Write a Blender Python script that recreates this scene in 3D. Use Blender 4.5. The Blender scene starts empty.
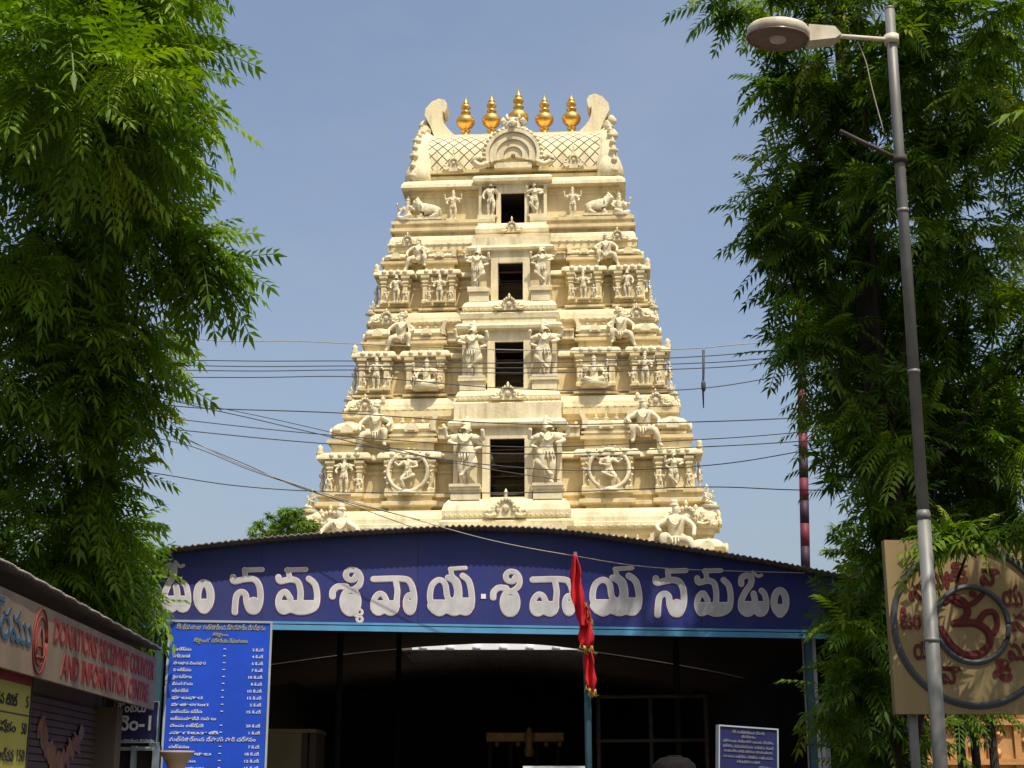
import bpy, math, random
import numpy as np
from mathutils import Vector, Matrix
random.seed(7); rng = np.random.default_rng(11)
R = math.radians
SC = bpy.context.scene
COL = SC.collection

# ------------------------------------------------------------------ camera
FPX, PITCH, CZ = 1500.0, R(15.2), 1.6
cam_d = bpy.data.cameras.new('camera'); cam = bpy.data.objects.new('camera', cam_d); COL.objects.link(cam)
cam_d.sensor_width = 36.0; cam_d.lens = 36.0*FPX/1024; cam_d.clip_end = 3000
cam.location = (0, 0, CZ); cam.rotation_euler = (R(90)+PITCH, 0, 0)
SC.camera = cam
SP, CP = math.sin(PITCH), math.cos(PITCH)
# ------------------------------------------------------------------ light
SUN_EL, SUN_AZ = R(64), R(26)          # sun behind the camera, to the right
w = bpy.data.worlds.new('World'); SC.world = w; w.use_nodes = True
nt = w.node_tree; bg = nt.nodes['Background']
sky = nt.nodes.new('ShaderNodeTexSky'); sky.sky_type = 'NISHITA'; sky.sun_disc = False
sky.sun_elevation = SUN_EL; sky.sun_rotation = math.pi - SUN_AZ
sky.dust_density = 6.0; sky.ozone_density = 1.0; sky.air_density = 1.15; sky.altitude = 300
wtc = nt.nodes.new('ShaderNodeTexCoord'); wmp = nt.nodes.new('ShaderNodeMapping'); wmp.inputs['Scale'].default_value = (1.6, 1.6, 4.0)
wn = nt.nodes.new('ShaderNodeTexNoise'); wn.inputs['Scale'].default_value = 2.3; wn.inputs['Detail'].default_value = 7; wn.inputs['Roughness'].default_value = 0.55
wr = nt.nodes.new('ShaderNodeMapRange'); wr.inputs['From Min'].default_value = 0.38; wr.inputs['From Max'].default_value = 0.72; wr.inputs['To Min'].default_value = 0.10; wr.inputs['To Max'].default_value = 0.34
wm = nt.nodes.new('ShaderNodeMix'); wm.data_type = 'RGBA'; wm.inputs['B'].default_value = (2.75, 3.05, 3.6, 1)
nt.links.new(wtc.outputs['Generated'], wmp.inputs['Vector']); nt.links.new(wmp.outputs[0], wn.inputs['Vector']); nt.links.new(wn.outputs['Fac'], wr.inputs['Value'])
nt.links.new(wr.outputs[0], wm.inputs['Factor']); nt.links.new(sky.outputs[0], wm.inputs['A']); nt.links.new(wm.outputs['Result'], bg.inputs[0]); bg.inputs[1].default_value = 0.15
sun_d = bpy.data.lights.new('sun', 'SUN'); sun_d.energy = 4.3; sun_d.angle = R(0.5); sun_d.color = (1.0, 0.94, 0.83)
sun = bpy.data.objects.new('sun', sun_d); COL.objects.link(sun); sun.location = (10, -10, 40)
SUNV = Vector((math.sin(SUN_AZ)*math.cos(SUN_EL), -math.cos(SUN_AZ)*math.cos(SUN_EL), math.sin(SUN_EL)))
sun.rotation_euler = SUNV.to_track_quat('Z', 'Y').to_euler()
SC.view_settings.view_transform = 'Standard'; SC.view_settings.look = 'None'
SC.view_settings.exposure = 0.15; SC.view_settings.gamma = 1.0; SC.view_settings.use_curve_mapping = False
SC.cycles.max_bounces = 6

# ------------------------------------------------------------------ pixels to metres
def P(px, py, Y):
    u = (px-512)/FPX; v = (384-py)/FPX
    y = CP - v*SP; z = SP + v*CP
    return Vector((u/y*Y, Y, CZ + z/y*Y))
def mpp(py, Y):                         # metres per pixel at a point of distance Y seen at row py
    v = (384-py)/FPX; y = CP - v*SP
    return Y/y/FPX

# ------------------------------------------------------------------ materials
def mat(name, col, rough=0.7, var=0.0, scale=3.0, metal=0.0, bump=0.0, bscale=None, spec=0.3, dirt=None, dirt_amt=0.0, dscale=0.6, dstretch=(1,1,0.25), streak=0.0):
    m = bpy.data.materials.new(name); m.use_nodes = True
    t = m.node_tree; b = t.nodes['Principled BSDF']
    b.inputs['Roughness'].default_value = rough; b.inputs['Metallic'].default_value = metal
    b.inputs['Specular IOR Level'].default_value = spec
    tc = t.nodes.new('ShaderNodeTexCoord')
    n = t.nodes.new('ShaderNodeTexNoise'); n.inputs['Scale'].default_value = scale; n.inputs['Detail'].default_value = 5
    t.links.new(tc.outputs['Object'], n.inputs['Vector'])
    r = t.nodes.new('ShaderNodeValToRGB')
    a = [max(0, c*(1-var)) for c in col]; z = [min(1, c*(1+var)) for c in col]
    r.color_ramp.elements[0].color = (*a, 1); r.color_ramp.elements[1].color = (*z, 1)
    r.color_ramp.elements[0].position = 0.3; r.color_ramp.elements[1].position = 0.7
    t.links.new(n.outputs['Fac'], r.inputs['Fac'])
    out = r.outputs['Color']
    if dirt is not None:
        mp = t.nodes.new('ShaderNodeMapping'); mp.inputs['Scale'].default_value = dstretch
        t.links.new(tc.outputs['Object'], mp.inputs['Vector'])
        n2 = t.nodes.new('ShaderNodeTexNoise'); n2.inputs['Scale'].default_value = dscale; n2.inputs['Detail'].default_value = 8; n2.inputs['Roughness'].default_value = 0.65
        t.links.new(mp.outputs[0], n2.inputs['Vector'])
        r2 = t.nodes.new('ShaderNodeValToRGB'); r2.color_ramp.elements[0].position = 0.47; r2.color_ramp.elements[1].position = 0.70
        r2.color_ramp.elements[0].color = (0,0,0,1); r2.color_ramp.elements[1].color = (dirt_amt,)*3+(1,)
        t.links.new(n2.outputs['Fac'], r2.inputs['Fac'])
        mx = t.nodes.new('ShaderNodeMix'); mx.data_type = 'RGBA'
        t.links.new(r2.outputs['Color'], mx.inputs['Factor']); t.links.new(out, mx.inputs['A']); mx.inputs['B'].default_value = (*dirt, 1)
        out = mx.outputs['Result']
    if streak:
        mp = t.nodes.new('ShaderNodeMapping'); mp.inputs['Scale'].default_value = (3.2, 3.2, 0.22)
        t.links.new(tc.outputs['Object'], mp.inputs['Vector'])
        n4 = t.nodes.new('ShaderNodeTexNoise'); n4.inputs['Scale'].default_value = 1.0; n4.inputs['Detail'].default_value = 9; n4.inputs['Roughness'].default_value = 0.7
        t.links.new(mp.outputs[0], n4.inputs['Vector'])
        r4 = t.nodes.new('ShaderNodeValToRGB'); r4.color_ramp.elements[0].position = 0.56; r4.color_ramp.elements[1].position = 0.72
        r4.color_ramp.elements[0].color = (0,0,0,1); r4.color_ramp.elements[1].color = (streak,)*3+(1,)
        t.links.new(n4.outputs['Fac'], r4.inputs['Fac'])
        m4 = t.nodes.new('ShaderNodeMix'); m4.data_type = 'RGBA'; m4.inputs['B'].default_value = (0.13,0.105,0.07,1)
        t.links.new(r4.outputs['Color'], m4.inputs['Factor']); t.links.new(out, m4.inputs['A']); out = m4.outputs['Result']
    t.links.new(out, b.inputs['Base Color'])
    if bump:
        n3 = t.nodes.new('ShaderNodeTexNoise'); n3.inputs['Scale'].default_value = bscale or scale*4; n3.inputs['Detail'].default_value = 6
        t.links.new(tc.outputs['Object'], n3.inputs['Vector'])
        bp = t.nodes.new('ShaderNodeBump'); bp.inputs['Strength'].default_value = bump; bp.inputs['Distance'].default_value = 0.03
        t.links.new(n3.outputs['Fac'], bp.inputs['Height']); t.links.new(bp.outputs['Normal'], b.inputs['Normal'])
    return m
M = {}
M['stucco'] = mat('cream_stucco', (0.70,0.58,0.325), 0.85, 0.10, 1.2, bump=0.5, bscale=7, spec=0.15, dirt=(0.34,0.25,0.12), dirt_amt=0.6, dscale=1.6, streak=0.5)
M['stucco_pale'] = mat('pale_stucco', (0.75,0.65,0.41), 0.85, 0.08, 1.5, bump=0.5, bscale=9, spec=0.15, dirt=(0.36,0.28,0.15), dirt_amt=0.55, dscale=1.8, streak=0.45)
M['statue'] = mat('statue_stucco', (0.74,0.65,0.44), 0.85, 0.14, 3, bump=1.0, bscale=14, spec=0.15, dirt=(0.28,0.22,0.13), dirt_amt=0.6, dscale=2.5)
M['gold'] = mat('gilded_copper', (0.78,0.45,0.10), 0.30, 0.12, 3, metal=0.85)
M['dark_room'] = mat('dark_interior', (0.035,0.028,0.024), 0.9, 0.2)  # near-black liner colour deepens the shade in the tower's door openings
M['granite'] = mat('granite', (0.26,0.23,0.19), 0.9, 0.2, 1, bump=0.5)
M['wood'] = mat('old_wood', (0.10,0.065,0.045), 0.8, 0.3, 6)
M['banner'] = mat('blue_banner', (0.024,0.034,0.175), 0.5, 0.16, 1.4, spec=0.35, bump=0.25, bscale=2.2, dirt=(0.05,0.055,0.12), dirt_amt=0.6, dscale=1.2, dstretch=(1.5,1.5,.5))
M['cyan'] = mat('pale_blue_paint', (0.10,0.30,0.50), 0.5, 0.15)
M['teal'] = mat('teal_paint', (0.035,0.09,0.115), 0.6, 0.2)
M['silver'] = mat('silver_letter', (0.56,0.55,0.55), 0.6, 0.14, 5, dirt=(0.36,0.35,0.36), dirt_amt=.6, dscale=3)
M['white_rim'] = mat('white_letter_rim', (0.80,0.77,0.78), 0.55, 0.05)
M['white'] = mat('white_paint', (0.75,0.75,0.75), 0.6, 0.05)
M['maroon'] = mat('maroon_line', (0.13,0.03,0.09), 0.6, 0.1)
M['roof'] = mat('corrugated_roof', (0.14,0.12,0.11), 0.7, 0.3, 2, bump=0.2)
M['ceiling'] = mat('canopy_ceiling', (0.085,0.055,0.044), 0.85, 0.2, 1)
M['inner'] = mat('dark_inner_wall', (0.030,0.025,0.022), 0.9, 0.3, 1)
M['board_blue'] = mat('notice_blue', (0.012,0.070,0.55), 0.45, 0.12, 2, spec=0.35, bump=.15, bscale=3, dirt=(0.02,0.05,0.25), dirt_amt=.7, dscale=2)
M['board_navy'] = mat('notice_navy', (0.016,0.018,0.085), 0.5, 0.1)
M['yellow_text'] = mat('yellow_text', (0.55,0.50,0.08), 0.6, 0.1)
M['frame_grey'] = mat('frame_grey', (0.35,0.40,0.42), 0.5, 0.1)
M['steel'] = mat('galvanised_steel', (0.17,0.17,0.155), 0.5, 0.25, 5, metal=0.2, dirt=(0.15,0.135,0.115), dirt_amt=0.6, dscale=3)
M['lamp_white'] = mat('lamp_housing', (0.58,0.52,0.38), 0.5, 0.15, 8, dirt=(0.3,0.2,0.1), dirt_amt=0.6, dscale=6)
M['lamp_glass'] = mat('lamp_bowl', (0.24,0.16,0.11), 0.25, 0.2, 9, spec=0.6)
M['bulb'] = mat('lamp_bulb', (0.6,0.5,0.45), 0.3, 0.05)
M['rust'] = mat('rusty_steel', (0.055,0.038,0.03), 0.7, 0.3, 8)
M['cable'] = mat('cable_black', (0.06,0.06,0.065), 0.6, 0.1)
M['cable_pale'] = mat('cable_pale', (0.35,0.31,0.25), 0.6, 0.1)
M['red_cloth'] = mat('red_cloth', (0.55,0.012,0.02), 0.75, 0.15, 12)
M['tinsel'] = mat('gold_tinsel', (0.55,0.38,0.08), 0.4, 0.3, 30, metal=0.4)
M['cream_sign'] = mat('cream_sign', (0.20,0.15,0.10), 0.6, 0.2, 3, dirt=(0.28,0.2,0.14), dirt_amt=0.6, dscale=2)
M['red_text'] = mat('red_text', (0.20,0.025,0.02), 0.6, 0.1)
M['blue_text'] = mat('blue_text', (0.04,0.09,0.14), 0.6, 0.1)
M['rim_light'] = mat('sheet_edge', (0.40,0.36,0.32), 0.5, 0.2)
M['yellow_board'] = mat('yellow_notice', (0.36,0.33,0.055), 0.55, 0.06)
M['black_text'] = mat('black_text', (0.03,0.03,0.03), 0.6, 0.1)
M['shutter'] = mat('brown_shutter', (0.10,0.062,0.048), 0.6, 0.2, 2)
M['plaster'] = mat('shop_plaster', (0.12,0.09,0.065), 0.85, 0.2, 1)
M['pink'] = mat('pink_paint', (0.24,0.10,0.09), 0.7, 0.3, 9)
M['orange'] = mat('orange_paint', (0.27,0.14,0.06), 0.7, 0.3, 9)
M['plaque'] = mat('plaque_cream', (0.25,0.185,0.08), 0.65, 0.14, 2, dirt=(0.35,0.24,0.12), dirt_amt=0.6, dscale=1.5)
M['plaque_ring'] = mat('ring_grey', (0.06,0.066,0.07), 0.5, 0.2)
M['plaque_red'] = mat('dark_red', (0.10,0.014,0.012), 0.6, 0.2)
M['sandstone'] = mat('orange_sandstone', (0.50,0.27,0.10), 0.85, 0.2, 2, bump=0.6, bscale=6)
M['pillar_white'] = mat('pillar_whitewash', (0.60,0.58,0.56), 0.8, 0.08, 3, dirt=(0.3,0.27,0.24), dirt_amt=0.7, dscale=2)
M['pole_red'] = mat('pole_red', (0.13,0.018,0.03), 0.6, 0.1)
M['pole_dark'] = mat('pole_dark', (0.035,0.015,0.03), 0.6, 0.1)
M['bark'] = mat('bark', (0.035,0.026,0.020), 0.95, 0.35, 5, bump=1.0, bscale=12)
M['ground'] = mat('asphalt_ground', (0.10,0.09,0.08), 0.95, 0.25, 0.5, bump=0.3)
M['beige'] = mat('beige_pot', (0.42,0.30,0.19), 0.8, 0.15, 5)
M['booth'] = mat('booth_paint', (0.30,0.24,0.13), 0.8, 0.1, 2)
M['skin'] = mat('skin', (0.26,0.14,0.09), 0.6, 0.05)
M['hair'] = mat('hair', (0.010,0.009,0.009), 0.8, 0.4, 60, spec=0.08)
M['shirt'] = mat('shirt', (0.35,0.36,0.4), 0.8, 0.1)
M['trousers'] = mat('trousers', (0.06,0.06,0.08), 0.8, 0.1)
M['brass'] = mat('brass', (0.75,0.45,0.16), 0.4, 0.2, 5, metal=0.2)  # brass brightened to orange in its base colour to stand in for amber light

def leaf_mat(name, c1, c2, c3):
    m = bpy.data.materials.new(name); m.use_nodes = True; t = m.node_tree
    b = t.nodes['Principled BSDF']; b.inputs['Roughness'].default_value = 0.5; b.inputs['Specular IOR Level'].default_value = 0.22
    at = t.nodes.new('ShaderNodeAttribute'); at.attribute_name = 'tone'
    r = t.nodes.new('ShaderNodeValToRGB'); e = r.color_ramp.elements
    e[0].color = (*c1, 1); e[0].position = 0.0; e[1].color = (*c3, 1); e[1].position = 1.0
    k = e.new(0.55); k.color = (*c2, 1)
    t.links.new(at.outputs['Fac'], r.inputs['Fac']); t.links.new(r.outputs['Color'], b.inputs['Base Color'])
    tr = t.nodes.new('ShaderNodeBsdfTranslucent')
    hs = t.nodes.new('ShaderNodeHueSaturation'); hs.inputs['Value'].default_value = 1.5; hs.inputs['Saturation'].default_value = 1.15
    t.links.new(r.outputs['Color'], hs.inputs['Color']); t.links.new(hs.outputs[0], tr.inputs['Color'])
    mx = t.nodes.new('ShaderNodeMixShader'); mx.inputs[0].default_value = 0.34
    t.links.new(b.outputs[0], mx.inputs[1]); t.links.new(tr.outputs[0], mx.inputs[2])
    t.links.new(mx.outputs[0], t.nodes['Material Output'].inputs[0])
    return m
M['leaf'] = leaf_mat('neem_leaf', (0.035,0.085,0.005), (0.145,0.25,0.013), (0.30,0.36,0.035))
M['leaf_dark'] = leaf_mat('ashoka_leaf', (0.016,0.045,0.004), (0.095,0.175,0.011), (0.26,0.30,0.030))
M['leaf_far'] = leaf_mat('far_leaf', (0.07,0.13,0.02), (0.12,0.20,0.03), (0.18,0.25,0.06))

# ------------------------------------------------------------------ mesh builder
class MB:
    def __init__(s): s.v = []; s.f = []; s.m = []; s.smooth = []
    def add(s, vs, fs, mi=0, mx=None, smooth=False):
        o = len(s.v)
        s.v += [tuple(mx @ Vector(p)) if mx is not None else tuple(p) for p in vs]
        s.f += [tuple(o+i for i in f) for f in fs]; s.m += [mi]*len(fs); s.smooth += [smooth]*len(fs)
        return s
    def box(s, x0, x1, y0, y1, z0, z1, mi=0, mx=None):
        vs = [(x,y,z) for z in (z0,z1) for y in (y0,y1) for x in (x0,x1)]
        return s.add(vs, [(0,2,3,1),(4,5,7,6),(0,1,5,4),(2,6,7,3),(0,4,6,2),(1,3,7,5)], mi, mx)
    def prism(s, poly, y0, y1, mi=0, mx=None):            # poly in x,z ; extruded along y
        n = len(poly)
        vs = [(x,y0,z) for x,z in poly]+[(x,y1,z) for x,z in poly]
        fs = [tuple(range(n)), tuple(range(2*n-1, n-1, -1))]+[(i,i+n,(i+1)%n+n,(i+1)%n) for i in range(n)]
        return s.add(vs, fs, mi, mx)
    def lathe(s, prof, c=(0,0,0), n=16, mi=0, sq=0.0, mx=None, smooth=True, sx=1, sy=1):   # prof: (r,z); sq 0 round .. 1 square
        vs, fs = [], []
        for r, z in prof:
            for i in range(n):
                a = 2*math.pi*i/n+ (math.pi/4 if n == 4 else 0); ca, sa = math.cos(a), math.sin(a)
                k = 1/max(abs(ca), abs(sa)); k = 1+(k-1)*sq
                vs.append((c[0]+r*k*ca*sx, c[1]+r*k*sa*sy, c[2]+z))
        for j in range(len(prof)-1):
            for i in range(n):
                a = j*n+i; b = j*n+(i+1)%n
                fs.append((a, b, b+n, a+n))
        if prof[0] != prof[-1]: fs.append(tuple(range(n-1, -1, -1))); fs.append(tuple(range((len(prof)-1)*n, len(prof)*n)))
        return s.add(vs, fs, mi, mx, smooth)
    def tube(s, pts, rad, n=8, mi=0, mx=None, smooth=True):
        pts = [Vector(p) for p in pts]; k = len(pts)
        if not hasattr(rad, '__len__'): rad = [rad]*k
        vs, fs = [], []; up = Vector((0.13,0.27,1)).normalized()
        for i, p in enumerate(pts):
            d = (pts[min(i+1,k-1)]-pts[max(i-1,0)]).normalized()
            ref = up if abs(d.dot(up)) < 0.95 else Vector((1,0,0))
            a = d.cross(ref).normalized(); b = d.cross(a)
            for j in range(n):
                t = 2*math.pi*j/n; vs.append(p+(a*math.cos(t)+b*math.sin(t))*rad[i])
        for i in range(k-1):
            for j in range(n):
                fs.append((i*n+j, i*n+(j+1)%n, (i+1)*n+(j+1)%n, (i+1)*n+j))
        fs.append(tuple(range(n-1,-1,-1))); fs.append(tuple(range((k-1)*n, k*n)))
        return s.add(vs, fs, mi, mx, smooth)
    def mesh(s, me, mx=None, mi=0):
        return s.add([v.co for v in me.vertices], [tuple(p.vertices) for p in me.polygons], mi, mx, False)
    def sweep(s, plan, prof, mi=0, cap=True):              # plan: ccw 2d polygon; prof: (offset, z)
        n = len(plan); off = []
        for i in range(n):
            a, b, c = Vector(plan[i-1]), Vector(plan[i]), Vector(plan[(i+1)%n])
            d1 = (b-a).normalized(); d2 = (c-b).normalized()
            n1 = Vector((d1.y,-d1.x)); n2 = Vector((d2.y,-d2.x))
            off.append(n1 if (n1-n2).length < 1e-4 else n1+n2)
        vs = []; fs = []
        for o, z in prof:
            for i in range(n): vs.append((plan[i][0]+off[i].x*o, plan[i][1]+off[i].y*o, z))
        for j in range(len(prof)-1):
            for i in range(n):
                fs.append((j*n+i, j*n+(i+1)%n, (j+1)*n+(i+1)%n, (j+1)*n+i))
        if cap: fs.append(tuple(range(n-1,-1,-1))); fs.append(tuple(range((len(prof)-1)*n, len(prof)*n)))
        return s.add(vs, fs, mi)
    def build(s, name, mats, parent=None, loc=None):
        me = bpy.data.meshes.new(name); me.from_pydata(s.v, [], s.f)
        if not isinstance(mats, (list, tuple)): mats = [mats]
        for m_ in mats: me.materials.append(m_)
        me.polygons.foreach_set('material_index', s.m); me.polygons.foreach_set('use_smooth', s.smooth)
        me.update()
        return link(name, me, parent, loc)
def link(name, me, parent=None, loc=None):
    o = bpy.data.objects.new(name, me); COL.objects.link(o)
    if parent is not None: o.parent = parent
    if loc is not None: o.location = loc
    return o
def tag(o, label, cat, group=None):
    o['label'] = label; o['category'] = cat
    if group: o['group'] = group
    return o
def thing(name, label, cat, loc=(0,0,0), rz=0, group=None):
    o = bpy.data.objects.new(name, None); COL.objects.link(o); o.location = loc; o.rotation_euler = (0,0,rz)
    return tag(o, label, cat, group)
def struct(o): o['kind'] = 'structure'; return o
def smooth(pts, n=6, closed=False):                        # Catmull-Rom
    pts = [Vector(p) for p in pts]; out = []; k = len(pts)
    for i in range(k if closed else k-1):
        if closed: a,b,c,d = pts[i-1], pts[i], pts[(i+1)%k], pts[(i+2)%k]
        else: a,b,c,d = pts[max(i-1,0)], pts[i], pts[i+1], pts[min(i+2,k-1)]
        for j in range(n):
            t = j/n
            out.append(0.5*((2*b)+(c-a)*t+(2*a-5*b+4*c-d)*t*t+(3*b-a-3*c+d)*t**3))
    if not closed: out.append(pts[-1])
    return out
DG = None
def eval_mesh(o):
    bpy.context.view_layer.update()
    dg = bpy.context.evaluated_depsgraph_get(); return bpy.data.meshes.new_from_object(o.evaluated_get(dg))
def text_mesh(body, size=1.0, align='LEFT', extrude=0.003, bold=0.0):
    c = bpy.data.curves.new('lettering', 'FONT'); c.body = body; c.size = size; c.align_x = align; c.extrude = extrude; c.offset = bold; c.resolution_u = 3
    o = bpy.data.objects.new('lettering', c); COL.objects.link(o)
    me = eval_mesh(o); bpy.data.objects.remove(o); bpy.data.curves.remove(c)
    return me
def fit_text(mb, body, frame, u0, u1, v0, v1, mi=0, align='L', d=0.004, stretch=True, bold=0.0, fixed=None):
    """write BODY on a board; frame maps (u, v, out of the board) to the world"""
    me = text_mesh(body, 1.0, bold=bold)
    if len(me.vertices) == 0: return
    co = np.array([v.co[:] for v in me.vertices]); lo, hi = co.min(0), co.max(0)
    sx = (u1-u0)/(hi[0]-lo[0]); sy = (v1-v0)/(hi[1]-lo[1])
    if not stretch: sx = sy = min(sx, sy)
    if fixed: sy = fixed; v0 = v0+lo[1]*sy
    S = Matrix.Translation((u0-lo[0]*sx, v0-lo[1]*sy, d)) @ Matrix.Diagonal((sx, sy, 1, 1))
    mb.mesh(me, frame @ S, mi); bpy.data.meshes.remove(me)
def board_frame(bl, br, tilt=None):                        # origin bl, u to br, v up, w towards the viewer
    u = (br-bl).normalized(); v = Vector((0,0,1)) if tilt is None else tilt.normalized()
    wv = u.cross(v).normalized(); v = wv.cross(u).normalized()
    return Matrix(((u.x,v.x,wv.x,bl.x),(u.y,v.y,wv.y,bl.y),(u.z,v.z,wv.z,bl.z),(0,0,0,1)))

# ------------------------------------------------------------------ ground
g = MB(); g.box(-600, 600, -300, 1500, -0.4, 0.0)
struct(g.build('ground', M['ground']))
g = MB(); g.box(-16, 16, 21.5, 58, 0.004, 0.12)
struct(g.build('paved_floor', M['granite']))

# ------------------------------------------------------------------ skinned figures
def skin_mesh(name, nodes, edges, levels=1):
    """nodes: (x,y,z,r) ; node 0 is the root"""
    me = bpy.data.meshes.new(name); me.from_pydata([n[:3] for n in nodes], edges, [])
    o = bpy.data.objects.new(name, me); COL.objects.link(o)
    o.modifiers.new('skin', 'SKIN'); sd = o.modifiers.new('sub', 'SUBSURF'); sd.levels = levels; sd.render_levels = levels
    for i, n in enumerate(nodes):
        me.skin_vertices[0].data[i].radius = (n[3], n[3]); me.skin_vertices[0].data[i].use_root = (i == 0)
    out = eval_mesh(o); bpy.data.objects.remove(o)
    for p in out.polygons: p.use_smooth = True
    out.name = name
    return out
def figure(name, hip, legs, arms, lean=(0,0), head_tilt=0.0, crown=0.16, fat=1.0, levels=1, head_y=-0.015):
    """unit-height stucco figure facing -y. legs: list of [knee, ankle, toe]; arms: list of [elbow, hand]"""
    hx, hy, hz = hip; lx, ly = lean
    N = [(hx,hy,hz,0.085*fat)]; E = []
    def n(x,y,z,r): N.append((x,y,z,r)); return len(N)-1
    wst = n(hx+lx*.4, hy+ly*.4, hz+0.11, 0.068*fat); E.append((0,wst))
    ch = n(hx+lx, hy+ly, hz+0.225, 0.09*fat); E.append((wst,ch))
    nk = n(hx+lx+head_tilt*.3, hy+ly-.005, hz+0.315, 0.04); E.append((ch,nk))
    hd = n(hx+lx+head_tilt*.8, hy+ly+head_y, hz+0.375, 0.062); E.append((nk,hd))
    ht = n(hx+lx+head_tilt, hy+ly+head_y+.005, hz+0.43, 0.055); E.append((hd,ht))
    if crown:
        c1 = n(hx+lx+head_tilt*1.1, hy+ly+.01, hz+0.43+crown*.5, 0.042); E.append((ht,c1))
        c2 = n(hx+lx+head_tilt*1.2, hy+ly+.01, hz+0.43+crown, 0.018); E.append((c1,c2))
    for i, (k, a, t) in enumerate(legs):
        s = -1 if k[0] < hx or (k[0] == hx and i == 0) else 1
        h = n(hx+s*0.055, hy, hz-0.045, 0.066*fat); E.append((0,h))
        kk = n(*k, 0.05*fat); aa = n(*a, 0.032); tt = n(*t, 0.024)
        mid = n((hx+s*.055+k[0])/2, (hy+k[1])/2-.005, (hz-.045+k[2])/2, 0.06*fat)
        E += [(h,mid),(mid,kk),(kk,aa),(aa,tt)]
    sh = {}
    for (e, hnd) in arms:
        s = -1 if e[0] < hx+lx else 1
        if s not in sh:
            sh[s] = n(hx+lx+s*0.115, hy+ly, hz+0.262, 0.046*fat); E.append((ch, sh[s]))
        ee = n(*e, 0.034); m2 = n((e[0]+hnd[0])/2, (e[1]+hnd[1])/2, (e[2]+hnd[2])/2, 0.027); hh = n(*hnd, 0.03)
        E += [(sh[s],ee),(ee,m2),(m2,hh)]
    return skin_mesh(name, N, E, levels)
def ornament(me, extra):                                   # join added lumps (crown rings, necklace, plinth, club) to a statue
    mb = MB(); mb.mesh(me); mb.smooth = [True]*len(mb.f); extra(mb)
    out = bpy.data.meshes.new(me.name); out.from_pydata(mb.v, [], mb.f); out.materials.append(M['statue'])
    out.polygons.foreach_set('use_smooth', mb.smooth); out.update(); return out
def dress(z0, hx=0, hy=0, club=None, halo=None, plinth=True, belly=None):
    def f(mb):
        if plinth: mb.box(-.2,.2,-.11,.13,-.03,.012)
        mb.lathe([(.074,0),(.098,.012),(.098,.03),(.078,.04)], (hx,hy,z0-.02), 14)          # girdle
        for k in range(5):                                                                  # hanging tassels and sash
            a = -.9+.45*k; mb.tube([(hx+.085*math.sin(a),hy-.085*math.cos(a),z0), (hx+.10*math.sin(a),hy-.10*math.cos(a),z0-.10-.04*(k==2))], [.012,.016], 6)
        mb.tube(smooth([(hx-.09,hy-.07,z0+.29),(hx-.05,hy-.10,z0+.20),(hx,hy-.105,z0+.165),(hx+.05,hy-.10,z0+.20),(hx+.09,hy-.07,z0+.29)],3), .013, 6)   # garland
        for s in (-1,1):
            mb.lathe([(.005,0),(.022,.015),(.005,.03)], (hx+s*.066,hy-.01,z0+.34), 8)       # ear ornaments
            mb.lathe([(.03,0),(.05,.012),(.03,.03)], (hx+s*.118,hy,z0+.265), 8)             # shoulder ornaments
        mb.lathe([(.05,0),(.068,.01),(.06,.03),(.045,.05),(.052,.06),(.03,.10)], (hx,hy-.0,z0+.43), 10)   # crown rings
        if club: mb.tube(club, [.02,.026,.045,.03], 8)
        if halo: mb.lathe([(halo*.78,-.012),(halo,-.012),(halo,.012),(halo*.78,.012),(halo*.78,-.012)], (0,0,0), 26, mx=Matrix.Translation((0,.06,z0+.2)) @ Matrix.Rotation(R(90),4,'X'))
    return f
HZ = 0.47
F = {}
F['guardian'] = ornament(figure('guardian_statue', (0.02,0,.48), [[(-.05,-.03,.27),(-.03,.0,.04),(-.06,-.08,.02)], [(.13,-.13,.30),(-.02,-.10,.16),(-.06,-.15,.12)]],
    [[(-.22,-.02,.66),(-.10,-.11,.60)], [(.24,-.03,.68),(.22,-.10,.84)], [(.22,.02,.60),(.12,-.10,.52)], [(-.25,.02,.74),(-.27,-.05,.90)]], (-.02,-.01), .02, .15, 1.12), dress(.48,.0,club=[(.03,-.10,.02),(.05,-.12,.2),(.09,-.12,.42),(.11,-.12,.5)]))
F['deity'] = ornament(figure('deity_statue', (0,0,.47), [[(-.07,-.03,.26),(-.06,.0,.04),(-.09,-.07,.02)], [(.08,-.03,.26),(.06,.0,.04),(.09,-.07,.02)]],
    [[(-.21,-.02,.58),(-.16,-.12,.50)], [(.21,-.02,.58),(.16,-.12,.64)], [(-.26,.02,.70),(-.27,-.03,.88)], [(.26,.02,.70),(.27,-.03,.88)]], (.01,0), 0, .15, 1.0), dress(.47))
F['maiden'] = ornament(figure('maiden_statue', (.03,0,.47), [[(-.05,-.03,.25),(-.04,.0,.04),(-.06,-.07,.02)], [(.10,-.05,.26),(.05,.0,.04),(.08,-.07,.02)]],
    [[(-.19,-.02,.58),(-.15,-.10,.46)], [(.20,-.04,.60),(.14,-.11,.74)]], (-.04,0), .03, .12, .95), dress(.47,.01))
F['seated'] = ornament(figure('seated_statue', (0,.05,.16), [[(-.20,-.14,.14),(.0,-.19,.07),(.10,-.20,.07)], [(.20,-.14,.14),(.02,-.22,.06),(-.09,-.22,.06)]],
    [[(-.22,.0,.30),(-.19,-.13,.20)], [(.22,.0,.30),(.15,-.13,.36)], [(-.28,.04,.40),(-.28,-.03,.58)], [(.28,.04,.40),(.28,-.03,.58)]], (0,0), 0, .16, 1.1),
    lambda mb: (dress(.16,0,.05,plinth=False)(mb), mb.lathe([(.25,-.05),(.29,-.03),(.24,.0),(.28,.03),(.2,.06)], (0,-.05,0), 20)))
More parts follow.
